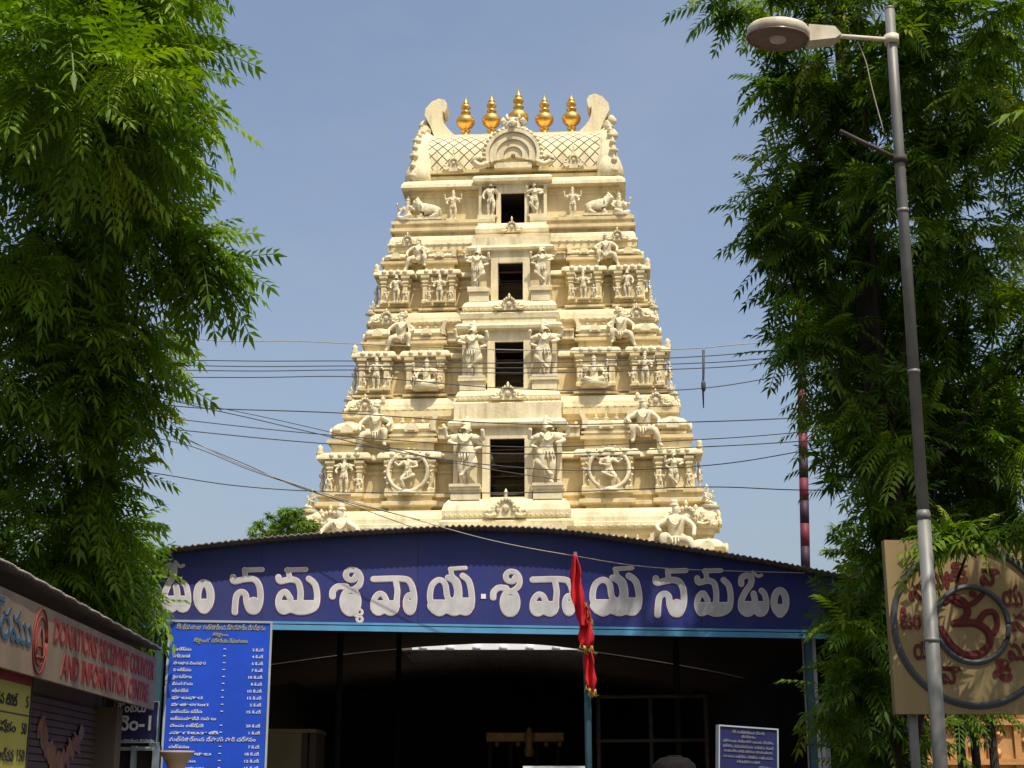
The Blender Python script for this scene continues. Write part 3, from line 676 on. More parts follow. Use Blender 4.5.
    mx = t.nodes.new('ShaderNodeMix'); mx.data_type = 'RGBA'; t.links.new(hgt.outputs[0], mx.inputs['Factor']); t.links.new(old, mx.inputs['A']); mx.inputs['B'].default_value = (.27,.19,.09,1)
    t.links.new(mx.outputs['Result'], b.inputs['Base Color'])
    bp = t.nodes.new('ShaderNodeBump'); bp.inputs['Distance'].default_value = .12; bp.invert = True; t.links.new(hgt.outputs[0], bp.inputs['Height'])
    t.links.new(bp.outputs[0], b.inputs['Normal'])
    me.materials.append(m); link('barrel_roof', me, tower)
    # ridge
    mb = MB(); mb.sweep([(-Lx-.1,-.62),(Lx+.1,-.62),(Lx+.1,.62),(-Lx-.1,.62)], [(.25,zr-.28),(.25,zr-.12),(.05,zr-.10),(.05,zr+.02),(-.15,zr+.06),(-.15,zr+.16),(-.3,zr+.2)])
    mb.build('ridge', M['stucco_pale'], tower)
    mb = MB(); mb.box(-Lx,Lx,-hb-.05,-hb+.25,zb-.02,zb+.14); mb.build('roof_band', M['stucco'], tower)
    # golden finials
    prof = [(.40,0),(.42,.06),(.30,.12),(.22,.2),(.20,.32),(.30,.38),(.30,.42),(.18,.46),(.18,.52),(.42,.64),(.57,.82),(.60,.98),(.54,1.14),(.36,1.28),(.22,1.34),(.20,1.42),(.32,1.47),(.32,1.52),(.18,1.58),(.18,1.66),(.30,1.76),(.33,1.84),(.26,1.94),(.14,2.0),(.22,2.03),(.2,2.08),(.10,2.2),(.02,2.48)]
    zt = zr+.18; first = None
    for k, px in enumerate((-52,-26,1,27,54)):
        if first is None: first = MB().lathe(prof, n=24).build('finial', M['gold'], tower); o = first
        else: o = link('finial', first.data, tower)
        hF = P(512,95,TY).z-zt; sc = hF/2.48*(1.16 if px == 1 else (1.04 if k == 1 else 1.0)); s0 = .76
        o.location = (px*mpp(115,TY), 0, zt); o.scale = (s0*(1.08 if px==1 else 1),)*2+(sc,)
    # gable ends with horn
    def gpx(x, y): return ((x-514)*mpp(120,TY-.5)*1.0, P(512,y,TY-.5).z)
    def cr(x, y): return (395+x/6.42, 85+y/6.68)
    horn = [(235,335),(205,255),(168,185),(175,140),(215,95),(262,76),(298,88),(313,112),(308,150),(296,172),(284,160),(284,205),(296,245),(325,285),(370,330)]
    rim = [(70,690),(62,600),(85,520),(120,520),(105,440),(95,400),(112,340),(108,280),(150,270),(245,325),(215,440),(205,560),(205,660)]
    for s in (-1,1):
        f = lambda pts: [(lambda q: (q[0]*(1 if s < 0 else -1), q[1]))(gpx(*cr(*p))) for p in pts]
        q = f(horn); q = q if s < 0 else q[::-1]
        mb = MB(); mb.prism(q, -.55, .55); mb.build('roof_horn', M['stucco_pale'], tower)
        # rim: a flared horseshoe plate standing across the end of the barrel
        mb = MB(); x0 = Lx-.25; ns = 22; rings = []
        for i in range(ns+1):
            a = R(-14)+ (math.pi+R(28))*i/ns
            cy, cz_ = -math.cos(a), max(-.22, math.sin(a))
            fl = .35*abs(math.cos(a))**2
            rr = [(x0, .99), (x0+.25, 1.06), (x0+.42+fl, 1.12), (x0+.56+fl, 1.08), (x0+.48+fl, .95), (x0+.3, .80)]
            rings.append([(s*x, cy*hb*k, zb+(zr-zb)*cz_*k*1.0) for x,k in rr])
        vs = [p for r_ in rings for p in r_]; fs = []
        for i in range(ns):
            for j in range(5):
                fs.append((i*6+j,i*6+j+1,(i+1)*6+j+1,(i+1)*6+j))
        mb.add(vs, fs, smooth=False)
        for i in range(1, ns, 1):                          # flame leaves round the rim
            p = Vector(rings[i][2]); 
            mb.lathe([(.05,-.18),(.16,-.05),(.19,.05),(.08,.16),(.10,.2),(.0,.30)], (p.x+s*.02,p.y,p.z), 7, sx=.8+.4*(i%2))
        mb.add([(s*(x0+.32),-hb*.82,zb),(s*(x0+.32),hb*.82,zb),(s*(x0+.32),hb*.7,zb+(zr-zb)*.6),(s*(x0+.32),0,zb+(zr-zb)*.85),(s*(x0+.32),-hb*.7,zb+(zr-zb)*.6)], [(0,1,2,3,4)])
        for k_, (xx, zz) in enumerate(((.60,tz(107)),(.45,tz(113)),(.66,tz(120)))):
            mb.lathe([(.0,-.3),(.22,-.1),(.26,.1),(.1,.3),(0,.36)], (s*(x0+xx+.1),-.1,zz), 8)
        mb.build('gable_end', M['stucco_pale'], tower)
        mb = MB(); mb.lathe([(.55,0),(.62,.12),(.60,.5),(.46,.9),(.30,1.2),(.34,1.3),(.12,1.45)], (s*(Wt-.2),-Dt+.35,ze), 14, sq=.3); mb.build('corner_knob', M['stucco_pale'], tower)
        # small gable on the barrel
        nasi(15*S(160), 1.2).build('gable_ornament', M['stucco_pale'], tower, (s*60*S(160), -hb-.02, zb+.05))
    # big horseshoe gable in the middle
    cx, cz_ = 0, tz(160); R0 = 27*S(150)
    mb = MB()
    for k, r in enumerate((1.0,.86,.73,.60,.47,.34,.21)):
        a0, a1 = R(-20), R(200); yb = -hb-.62+.045*k+(.05 if k % 2 else 0)
        pts = [(r*R0*math.cos(a0+(a1-a0)*i/28), cz_+r*R0*math.sin(a0+(a1-a0)*i/28)) for i in range(29)]; kk = (r-.125)/r
        for i in range(28):
            mb.prism([pts[i], pts[i+1], (pts[i+1][0]*kk, cz_+(pts[i+1][1]-cz_)*kk), (pts[i][0]*kk, cz_+(pts[i][1]-cz_)*kk)], yb, yb+.6)
    pts = [(R0*.97*math.cos(R(t)), cz_+R0*.97*math.sin(R(t))) for t in range(-18,199,9)]
    mb.prism(pts, -hb-.10, -hb+1.6)
    for i in range(23):
        a = R(-18+9.8*i); mb.lathe([(.0,-.12),(.13,-.03),(.12,.05),(.0,.16)], (R0*1.04*math.cos(a),-hb-.5,cz_+R0*1.04*math.sin(a)), 7)
    for s in (-1,1): mb.tube(smooth([(s*R0*.9,-hb-.5,cz_-R0*.32),(s*R0*1.2,-hb-.5,cz_-R0*.42),(s*R0*1.42,-hb-.5,cz_-R0*.22),(s*R0*1.25,-hb-.5,cz_-R0*.08),(s*R0*1.12,-hb-.5,cz_-R0*.18)],4), [.15]*17, 6)
    mb.box(-.85,.85,-hb-.45,-hb+.1,cz_-.62,cz_-.36)
    mb.build('central_gable', M['stucco_pale'], tower)
    mb = MB(); zt = cz_+R0*.92
    mb.lathe([(.30,0),(.40,.15),(.38,.4),(.28,.62),(.12,.8)], (0,-hb-.2,zt), 12)
    for s in (-1,1):
        mb.lathe([(.0,-.2),(.2,0),(.0,.25)], (s*.45,-hb-.3,zt+.55), 8); mb.lathe([(.0,-.1),(.12,0),(.0,.1)], (s*.18,-hb-.68,zt+.5), 8); mb.lathe([(.0,-.2),(.16,0),(.0,.3)], (s*.5,-hb-.25,zt+.15), 8)
        mb.tube([(s*.16,-hb-.3,zt+.6),(s*.30,-hb-.3,zt+.8),(s*.28,-hb-.3,zt+.95)], [.10,.08,.03], 6)
    mb.lathe([(.0,-.15),(.16,0),(.0,.15)], (0,-hb-.72,zt+.3), 8)
    mb.build('lion_mask', M['statue'], tower)
top()

# ------------------------------------------------------------------ canopy in front of the tower
def cY(px): return 19.4 + (px-150)/690*1.3
cL, cR = P(150, 620, cY(150)), P(840, 620, cY(840))
cu = Vector((cR.x-cL.x, cR.y-cL.y, 0)).normalized(); cn = Vector((0, 1, 0))      # along the front, into the depth
canopy = thing('canopy_shelter', 'wide arched corrugated shelter with dark open interior in front of the tower', 'shelter', (0,0,0))
def CF(px, py, depth=0.0, dz=0.0):                         # a point of the front plane (or behind it)
    p = P(px, py, cY(px)); return p + cn*depth + Vector((0,0,dz))
arc_px = [(60,566),(110,560),(150,555),(250,543),(350,535),(440,530.5),(480,530),(560,533),(650,545),(750,561),(840,578),(870,585),(905,594)]
arc = smooth([(a,b,0) for a,b in arc_px], 40)
apts = [CF(a.x, a.y) for a in arc]
L_ = 0; acc = [0]
for i in range(1,len(apts)): L_ += (apts[i]-apts[i-1]).length; acc.append(L_)
vs, fs = [], []; depths = (-.28, 13.2); n = len(apts)
for d in depths:
    for i, p in enumerate(apts):
        vs.append(p+cn*d+Vector((0,0,.016*math.sin(acc[i]/.076*2*math.pi)+.0*d)))
def arcstrip(d0, d1, dz=0, thick=.02, wave=.016, mb=None):
    mb = mb or MB(); vs = []
    for d in (d0,d1):
        for zz in (0, thick):
            for i,p in enumerate(apts): vs.append(p+cn*d+Vector((0,0,dz+zz+wave*math.sin(acc[i]/.085*2*math.pi))))
    fs = []
    for i in range(n-1):
        fs += [(i,i+1,n+i+1,n+i),(2*n+i,3*n+i,3*n+i+1,2*n+i+1),(i,2*n+i,2*n+i+1,i+1),(n+i,n+i+1,3*n+i+1,3*n+i)]
    mb.add(vs, fs, smooth=True); return mb
rb = arcstrip(-.24, 13.0); arcstrip(16.5, 33, mb=rb)
rb.build('roof_sheet', M['roof'], canopy)
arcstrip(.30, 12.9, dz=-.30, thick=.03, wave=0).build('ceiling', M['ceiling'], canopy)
for lo, hi in ((0, 335), (650, 2000)):                      # cross panels that close the roof gap at both sides of the added opening
    ii = [i for i, a in enumerate(arc) if lo <= a.x <= hi]; vs = []
    for d in (12.95, 17.6):
        for zz in (-.34, -.31): vs += [apts[i]+cn*d+Vector((0,0,zz)) for i in ii]
    k = len(ii); fs = []
    for i in range(k-1): fs += [(i,i+1,k+i+1,k+i),(2*k+i,3*k+i,3*k+i+1,2*k+i+1),(i,2*k+i,2*k+i+1,i+1),(k+i,k+i+1,3*k+i+1,3*k+i)]
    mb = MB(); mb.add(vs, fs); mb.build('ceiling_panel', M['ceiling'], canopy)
mb = MB()                                                  # teal tubular edge beam under the roof
mb.tube([p+cn*.10+Vector((0,0,-.075)) for p in apts[::10]], .04, 8); mb.build('edge_beam', M['teal'], canopy)
# side and back walls
zA = apts[0].z
pl, pr = CF(150,620,.3), CF(893,620,.3)
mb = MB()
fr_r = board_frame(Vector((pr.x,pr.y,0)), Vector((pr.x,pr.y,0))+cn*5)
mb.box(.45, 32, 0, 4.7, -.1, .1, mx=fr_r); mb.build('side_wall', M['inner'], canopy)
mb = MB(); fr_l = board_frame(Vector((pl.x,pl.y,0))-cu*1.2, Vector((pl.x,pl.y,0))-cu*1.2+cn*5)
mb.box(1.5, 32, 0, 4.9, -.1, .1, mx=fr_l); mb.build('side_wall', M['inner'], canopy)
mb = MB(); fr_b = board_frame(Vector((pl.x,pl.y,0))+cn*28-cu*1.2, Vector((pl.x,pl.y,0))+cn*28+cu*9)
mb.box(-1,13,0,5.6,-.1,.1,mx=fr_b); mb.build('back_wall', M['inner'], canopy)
# posts
def post(px, y0, y1, depth, r, m, name='post'):
    p = CF(px, y0, depth); mb = MB(); mb.tube([(p.x,p.y,0),(p.x,p.y,p.z)], r, 12); return mb.build(name, m, canopy)
p = CF(806, 575, .12); mb = MB(); mb.box(-.05,.05,-.05,.05,0,p.z-.05); mb.build('post', M['teal'], canopy, (p.x,p.y,0))
p = CF(163, 560, .12); mb = MB(); mb.box(-.05,.05,-.05,.05,0,p.z-.05); mb.build('post', M['teal'], canopy, (p.x,p.y,0))
for px, d in ((300,5),(350,9),(705,4)):
    p = CF(px,560,d); mb = MB(); mb.tube([(p.x,p.y,0),(p.x,p.y,4.6)], .05, 10); mb.build('post', M['inner'], canopy)
# added beam and roof gap, invented to give a sunlit white strip
a, b = CF(412,641,0), CF(592,641,0)
ta = P(412,650,35.0); tb = P(592,650,35.4)
mb = MB(); fr = board_frame(ta, tb); Lb = (tb-ta).length
mb.box(0,Lb,0,.22,-.1,.1,mx=fr)
for k in range(7): mb.tube([fr @ Vector((Lb*(.06+.147*k),-.02,.14)), fr @ Vector((Lb*(.06+.147*k),.10,.14))], .09, 8)
mb.build('added_beam', M['white'], canopy)

# ------------------------------------------------------------------ signboard on the canopy
sign = thing('name_signboard', 'long blue arched signboard with big silver Telugu letters along the shelter front', 'signboard', (0,0,0))
mb = MB(); bot_px = lambda x: 618+ (x-60)*0.0162; vs = []; fs = []
tp = [CF(a.x, a.y, 0, -.03) for a in arc]; bt = [CF(a.x, bot_px(a.x), 0) for a in arc]
for d in (-.012, .012):
    vs += [p+cn*d for p in tp]+[p+cn*d for p in bt]
for i in range(n-1):
    fs += [(i,n+i,n+i+1,i+1),(2*n+i,2*n+i+1,3*n+i+1,3*n+i),(n+i,3*n+i,3*n+i+1,n+i+1)]
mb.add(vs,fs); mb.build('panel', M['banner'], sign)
mb = MB()
for dy, h in ((0,2.2),(3.2,5.2)):
    vs = []; fs = []; xs = list(range(60,872,30))
    for d in (-.03,.02):
        vs += [CF(x,bot_px(x)+dy,d) for x in xs]+[CF(x,bot_px(x)+dy+h,d) for x in xs]
    k = len(xs)
    for i in range(k-1): fs += [(i,k+i,k+i+1,i+1),(2*k+i,2*k+i+1,3*k+i+1,3*k+i),(i,i+1,2*k+i+1,2*k+i),(k+i,3*k+i,3*k+i+1,k+i+1)]
    mb.add(vs,fs)
mb.build('lower_trim', M['cyan'], sign)
G = {}
G['o'] = ((550,735,160,440), [([(575,242),(577,208),(605,192),(632,205),(628,245),(598,290),(575,345),(577,395),(608,420),(642,400),(652,345),(645,300)],36),([(650,385),(672,418),(706,410),(718,360),(708,305),(690,282)],34),([(640,172),(668,196),(690,190)],18),([(585,375),(705,375)],60)])
G['am'] = ((740,850,270,440), [('ring',(795,352),34,64,40),([(795,395),(795,412)],62)])
G['na'] = ((465,650,155,425), [([(545,172),(640,169)],28),([(540,170),(545,225)],30),([(474,212),(480,236),(540,224),(595,226),(625,270),(628,350),(605,404),(570,402),(552,360),(545,312),(520,297),(494,318),(486,370),(484,412)],36),([(590,355),(592,392)],62)])
G['ma'] = ((715,970,155,430), [([(778,172),(888,169)],28),([(785,170),(798,222)],30),([(732,212),(742,236),(800,226),(842,240),(857,290),(856,345)],36),([(800,335),(772,297),(740,318),(732,370),(755,408),(800,398),(845,410),(900,405),(942,380),(952,320),(940,255),(905,222)],36),([(750,374),(930,374)],62)])
G['shi'] = ((50,250,155,475), [([(72,322),(75,290),(105,266),(150,268)],38),([(205,205),(190,228),(158,222),(148,195),(170,172),(210,178),(232,212),(226,255),(190,285)],34),('ring',(174,352),44,66,38),([(174,350),(174,395)],84)])
G['sub'] = ((190,250,395,475), [('ring',(226,412),15,15,15),('ring',(226,452),15,15,16),([(200,432),(216,438)],14)])
G['va'] = ((290,550,205,435), [([(305,224),(470,222),(515,245),(535,310),(535,360)],36),([(432,236),(441,290),(436,345)],34),([(378,345),(362,315),(335,308),(309,340),(305,390),(330,416),(366,404),(402,416),(432,396),(438,340)],34),([(318,375),(425,375)],62),('ring',(511,364),24,50,32),([(511,370),(511,400)],56)])
G['ya'] = ((608,880,150,440), [([(645,395),(626,330),(638,258),(678,228),(712,252),(724,320),(742,345),(772,335),(780,290),(765,240),(728,215)],34),([(740,166),(828,160)],24),([(745,168),(752,205),(785,238),(796,290),(796,335)],28),([(812,205),(846,235),(862,300),(862,365),(838,412),(795,408),(760,416),(718,402),(680,418),(645,400)],36),([(800,345),(840,345)],34),([(645,375),(845,375)],70)])
s_ = 5.689
def box_px(ox, oy, b): return (ox+b[0]/s_, ox+b[1]/s_, oy+b[2]/s_, oy+b[3]/s_)
place = [('o',150,540,(60,235,112,420)),('am',150,540,(247,370,225,420)),('na',150,540,G['na'][0]),('ma',150,540,G['ma'][0]),('shi',320,540,G['shi'][0][:3]+(475,)),('sub',320,540,G['sub'][0]),('va',320,540,G['va'][0]),('ya',320,540,G['ya'][0]),
         ('shi',480,540,(55,242,165,478)),('va',480,540,(285,545,208,440)),('ya',480,540,(620,922,150,440)),('na',640,540,(80,270,160,440)),('ma',640,540,(310,530,160,440)),('o',640,540,(550,735,172,440)),('am',640,540,(740,850,270,440))]
def ribbon(mb, pts, wd, frame, d, mi, closed=False):
    """flat band with round ends along 2-D points, in sign coordinates"""
    k = len(pts); L = []; Rr = []
    for i in range(k):
        a = pts[i-1] if (i or closed) else pts[0]; b = pts[(i+1)%k] if (i < k-1 or closed) else pts[-1]
        t_ = (b-a); t_.normalize(); nn = Vector((-t_.y,t_.x,0))*wd/2
        L.append(pts[i]+nn); Rr.append(pts[i]-nn)
    if not closed:
        cap0 = [pts[0]+(Matrix.Rotation(a,3,'Z') @ (L[0]-pts[0])) for a in [R(q) for q in (30,60,90,120,150)]]
        cap1 = [pts[-1]+(Matrix.Rotation(-a,3,'Z') @ (L[-1]-pts[-1])) for a in [R(q) for q in (30,60,90,120,150)]]
    vs = [frame(p, d) for p in L]+[frame(p, d) for p in Rr]
    fs = [(i,k+i,k+(i+1)%k,(i+1)%k) for i in range(k if closed else k-1)]
    mb.add(vs, fs, mi)
    if not closed:
        mb.add([frame(p,d) for p in [L[0]]+cap0+[Rr[0]]], [tuple(range(7))], mi); mb.add([frame(p,d) for p in [L[-1]]+cap1+[Rr[-1]]], [tuple(range(6,-1,-1))], mi)
def sframe(p, d): return CF(p.x, p.y, -.014-d)
dcount = 0
for gname, ox, oy, bx in place:
    gb, strokes = G[gname]; tb_ = box_px(ox, oy, bx); kx = (tb_[1]-tb_[0])/(gb[1]-gb[0]); ky = (tb_[3]-tb_[2])/(gb[3]-gb[2])
    mb = MB()
    for si, st in enumerate(strokes):
        if st[0] == 'ring':
            _, c_, rx, ry, wd = st; raw = [(c_[0]+rx*math.cos(a), c_[1]+ry*math.sin(a), 0) for a in [2*math.pi*i/28 for i in range(28)]]; closed = True
        else:
            raw = [(x,y,0) for x,y in st[0]]; wd = st[1]; closed = False
        pts = [Vector((tb_[0]+(x-gb[0])*kx, tb_[2]+(y-gb[2])*ky, 0)) for x,y,_ in raw]
        if not closed and len(pts) > 2: pts = smooth(pts, 5)
        w0 = wd*(kx+ky)/2
        ribbon(mb, pts, w0+1.5, sframe, .001+.0004*si, 1, closed)
        ribbon(mb, pts, w0-.1, sframe, .004+.0004*si, 2, closed)
        ribbon(mb, pts, w0-1.3, sframe, .007+.0004*si, 0, closed)
    mb.build('letter', [M['silver'], M['maroon'], M['white_rim']], sign)
mb = MB(); q = 2.4
for k, (mm, e) in enumerate(((1,.5),(0,0))):
    c = Vector((483.5,596.5,0)); mb.add([sframe(c+Vector((sx*(q+e),sy*(q+e),0)), .003+.004*k) for sx,sy in ((-1,1),(1,1),(1,-1),(-1,-1))], [(0,1,2,3)], mm)
mb.build('dash_mark', [M['white_rim'], M['maroon']], sign)

for x in (262, 418, 566, 702):
    mb = MB(); t0 = min(arc, key=lambda a: abs(a.x-x)); mb.add([CF(x-.35,t0.y+5,-.0145),CF(x+.35,t0.y+5,-.0145),CF(x+.35,bot_px(x)-.5,-.0145),CF(x-.35,bot_px(x)-.5,-.0145)], [(0,1,2,3)]); mb.build('panel_seam', M['board_navy'], sign)
# ------------------------------------------------------------------ boards
TEL = ["శిఖరేశ్వరం","సాక్షి గణపతి","పాలధార పంచధార","హటకేశ్వరం","కైలాసద్వారం","భీముని కొలను","ఇష్టకామేశ్వరి","ఫాలధార","పాతాళగంగ","మల్లమ్మ కన్నీరు","అక్కమహాదేవి గుహలు","చెంచు లక్ష్మి","నాగలూటి","లలితాంబికా","దర్శనం","శ్రీ గోశాల","ఆలయం","భ్రమరాంబ"]
def panel(name, label, cat, bl, br, h, m, frame_m, depth=.03, fw=.025, to_ground=True):
    root = thing(name, label, cat, (0,0,0)); fr = board_frame(bl, br); Wd = (br-bl).length
    mb = MB(); mb.box(0,Wd,0,h,-depth,0,mx=fr); mb.build('panel', m, root)
    if frame_m:
        mb = MB()
        mb.box(-fw,0,-.05,h+fw,-depth-.01,.012,mx=fr); mb.box(Wd,Wd+fw,-.05,h+fw,-depth-.01,.012,mx=fr); mb.box(0,Wd,h,h+fw,-depth-.01,.012,mx=fr); mb.box(0,Wd,-fw,0,-depth-.01,.012,mx=fr)
        mb.build('frame', frame_m, root)
    if to_ground:
        for x in (0, Wd):
            p = fr @ Vector((x,0,-depth/2-.02)); mb = MB(); mb.box(-.03,.03,-.03,.03,0,p.z); mb.build('leg', frame_m or m, root, (p.x,p.y,0))
    return root, fr, Wd
bl, br = P(161,790,18.0), P(263.5,790,18.15); tp_ = P(169,622,18.0)
root, fr, Wd = panel('distance_board', 'tall bright blue notice board with white Telugu list and yellow heading', 'notice board', bl, br, tp_.z-bl.z, M['board_blue'], M['frame_grey'])
H = tp_.z-bl.z; tw, ty = MB(), MB()
vv = lambda row: (1-(row-622)/(790-622))*H
fit_text(ty, "శ్రీ భ్రమరాంబా మల్లికార్జున స్వామివార్ల దేవస్థానం", fr, .06*Wd,.95*Wd,vv(630),vv(623.5)); fit_text(ty, "శ్రీశైలం", fr, .42*Wd,.58*Wd,vv(637),vv(632.5)); fit_text(ty, "శ్రీశైలంలో దర్శనీయ స్థలములు", fr, .24*Wd,.78*Wd,vv(644),vv(638))
for k in range(20):
    row = 649+k*7.0; ln = (.17,.16,.32,.18,.19,.20,.16,.31,.37,.31,.45,.33,.48,.85,.20,.42,.27,.36,.3,.3)[k]; t_ = TEL[k % len(TEL)]
    u0 = .05*Wd
    if k == 13: fit_text(tw, "మల్లికార్జున స్వామి వారి దర్శనం", fr, u0, u0+ln*Wd, vv(row+2.2), vv(row-2.4)); continue
    fit_text(tw, t_, fr, u0, u0+ln*Wd, vv(row+2.0), vv(row-2.4), bold=.012, fixed=H*.024)
    if k == 10: continue
    fit_text(tw, "-", fr, .54*Wd, .565*Wd, vv(row+.4), vv(row-.3))
    num = ("2","4","6","7","10","8","10","12","5","15","","20","1","","7","18","12","15","25","30")[k]
    fit_text(tw, num+" కి.మీ", fr, (.80 if len(num) > 1 else .83)*Wd, .94*Wd, vv(row+2.0), vv(row-2.0), bold=.012, fixed=H*.022)
tw.build('lettering', M['white'], root); ty.build('heading', M['yellow_text'], root)
# navy notice on the right
bl, br = P(719,800,13.0), P(777,803,13.2); h = P(717,726,13.0).z-bl.z
root, fr, Wd = panel('notice_board', 'small navy notice board with faint white lines of text inside the shelter', 'notice board', bl, br, h, M['board_navy'], M['frame_grey'], fw=.012)
tw = MB(); vv = lambda row: (1-(row-726)/(800-726))*h
for k, (row, a, b, s) in enumerate(((730.5,.22,.78,"శ్రీ మల్లికార్జున స్వామి"),(735,.38,.62,"దేవస్థానం"),(740,.06,.94,"భక్తులకు విజ్ఞప్తి ఆలయ ప్రవేశం"),(745,.06,.94,"దర్శనం సమయములు ఉదయం నుండి"),(750,.08,.92,"సాయంత్రం వరకు భక్తులు గమనించగలరు"),(755.5,.07,.93,"పూజలు అభిషేకం టికెట్లు లభించును"),(760.5,.30,.70,"కార్యనిర్వహణాధికారి"),(765.5,.68,.95,"శ్రీశైలం"),(771,.1,.9,"ఆలయ ప్రాంగణం శుభ్రముగా ఉంచండి"))):
    fit_text(tw, s, fr, a*Wd, b*Wd, vv(row+1.6), vv(row-1.6), d=.003)
tw.build('lettering', mat('faded_white', (.24,.24,.28), .6), root)

# ------------------------------------------------------------------ left counter building
A0, A1 = P(0,588,11.0), P(157,657,17.2)                    # fascia top edge
B0, B1 = P(0,660,11.0), P(156,713,17.2)
shop = thing('ticket_counter', 'low counter building with brown shutters under a projecting sheet roof on the left', 'kiosk', (0,0,0))
sd = (Vector((A1.x,A1.y,0))-Vector((A0.x,A0.y,0))).normalized(); so = Vector((sd.y,-sd.x,0))   # along, and out to the right
fr_s = board_frame(Vector((A0.x,A0.y,0))-sd*3.0, Vector((A1.x,A1.y,0)))                       # u along the front, v up, w out
Ls = (Vector((A1.x,A1.y,0))-Vector((A0.x,A0.y,0))).length+3.0
zt = (A0.z+A1.z)/2; zb_ = (B0.z+B1.z)/2
mb = MB(); mb.box(-2,Ls-.15,0,zt+.10,-4.0,-.55,mx=fr_s); mb.build('wall', M['plaster'], shop)
Ra, Rb = P(0,561,10.85), P(161,650,17.15); rl = (Rb-Ra).normalized(); Ra = Ra-rl*3.2; nw = 90; Lr = (Rb-Ra).length
mb = MB(); vs = []
for j, (back, up_) in enumerate(((0,0),(4.4,.75))):
    for th in (0,.02):
        for i in range(nw*4+1):
            p = Ra+rl*(Lr*i/(nw*4))-so*back+Vector((0,0,up_+th+.014*math.sin(i*math.pi/2+.4))); vs.append(p)
k = nw*4+1; fs = []
for i in range(k-1): fs += [(i,i+1,k+i+1,k+i),(2*k+i,3*k+i,3*k+i+1,2*k+i+1),(i,2*k+i,2*k+i+1,i+1),(k+i,k+i+1,3*k+i+1,3*k+i)]
mb.add(vs,fs); mb.build('roof_sheet', M['roof'], shop)
mb = MB(); mb.tube([Ra+rl*(Lr*i/60)+so*.008+Vector((0,0,.012+.008*math.sin(i*2.1))) for i in range(61)], .009, 6); mb.build('roof_edge', M['rim_light'], shop)
# shutters
mb = MB(); u0, u1 = 1.0, Ls-.55; z1 = zb_-.02
nsl = 30
for i in range(nsl):
    a = .5+(z1-.5)*i/nsl; b = .5+(z1-.5)*(i+1)/nsl; mb.box(u0,u1,a,b-.012,-.552,-.50-.0,mx=fr_s); mb.box(u0,u1,b-.014,b,-.552,-.525,mx=fr_s)
mb.build('shutter', M['shutter'], shop)
mb = MB(); mb.box(Ls-.5,Ls-.2,0,zb_,-.6,-.30,mx=fr_s); mb.build('pillar', M['plaster'], shop)
# faded flower painting on the shutter
pc = P(62,745,15.0)
# fascia sign
fs_ = thing('counter_signboard', 'cream fascia sign reading donations counter and information centre above the shutters', 'signboard', (0,0,0))
mb = MB(); hgt = zt-zb_
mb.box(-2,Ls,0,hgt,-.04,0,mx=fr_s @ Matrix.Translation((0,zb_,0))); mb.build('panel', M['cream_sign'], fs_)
frs = fr_s @ Matrix.Translation((0,zb_,0))
def upos(px, py):                                           # where the sight line of a pixel meets the fascia
    o = cam.location; d = (P(px,py,10)-o); q = Vector((A0.x,A0.y,zb_)); t_ = (q-o).dot(so)/d.dot(so); p = o+d*t_
    return (p-Vector((A0.x,A0.y,0))).dot(sd)+3.0, p.z-zb_
t1, t2, t3 = MB(), MB(), MB()
u_a = upos(54,625)[0]; u_b = upos(153,680)[0]
fit_text(t1, "DONATIONS RECEIVING COUNTER", frs, u_a, u_b, hgt*.55, hgt*.90, bold=.02); fit_text(t1, "AND INFORMATION CENTRE", frs, upos(62,650)[0], upos(148,690)[0], hgt*.10, hgt*.45, bold=.02)
fit_text(t2, "సమాచార కేంద్రము", frs, upos(33,620)[0]-3.4, upos(33,620)[0], hgt*.36, hgt*.88, bold=.012)
ue = upos(43,640)[0]
for r in (.12,.16):
    mb2 = [frs @ Vector((ue-.10+r*1.35*math.cos(a), hgt*.5+r*1.6*math.sin(a), .006)) for a in [2*math.pi*i/24 for i in range(25)]]; t3.tube(mb2, .008, 6)
t3.tube([frs @ Vector(p) for p in ((ue-.19,hgt*.30,.006),(ue-.17,hgt*.5,.006),(ue-.10,hgt*.70,.006),(ue-.03,hgt*.5,.006),(ue-.01,hgt*.30,.006))], .007, 6); t3.tube([frs @ Vector(p) for p in ((ue-.21,hgt*.27,.006),(ue+.01,hgt*.27,.006))], .01, 6)
t3.tube([frs @ Vector(p) for p in ((ue-.17,hgt*.42,.006),(ue-.03,hgt*.42,.006))], .007, 6)
t1.build('lettering', M['red_text'], fs_); t2.build('lettering', M['blue_text'], fs_); t3.build('emblem', M['red_text'], fs_)
# yellow price list, standing against the shutter
ya = P(-14,760,13.9); yb = P(30,770,14.55)
yl = Vector((ya.x,ya.y,ya.z-.6)); 
off_ = so*.02
ub = upos(33,700)[0]; 
yroot = thing('price_list', 'yellow price list with red heading strip hanging at the counter shutter', 'price list', (0,0,0))
fy = fr_s @ Matrix.Translation((0,0,-.12))
def upw(px, py, wv):
    o = cam.location; d = (P(px,py,10)-o); q = Vector((A0.x,A0.y,0))+so*wv; t_ = (q-o).dot(so)/d.dot(so); p = o+d*t_
    return (p-Vector((A0.x,A0.y,0))).dot(sd)+3.0, p.z
ur, zr_ = upw(33,672,-.12); ur2, _ = upw(26,768,-.12)
zlow = 1.0; yw = 1.3
mb = MB(); mb.box(ur-yw,ur,zlow,zr_,-.03,0,mx=fy); mb.build('panel', M['yellow_board'], yroot)
mb = MB(); mb.box(ur-yw,ur,zr_-.12,zr_-.005,.001,.005,mx=fy); mb.build('heading', M['red_text'], yroot)
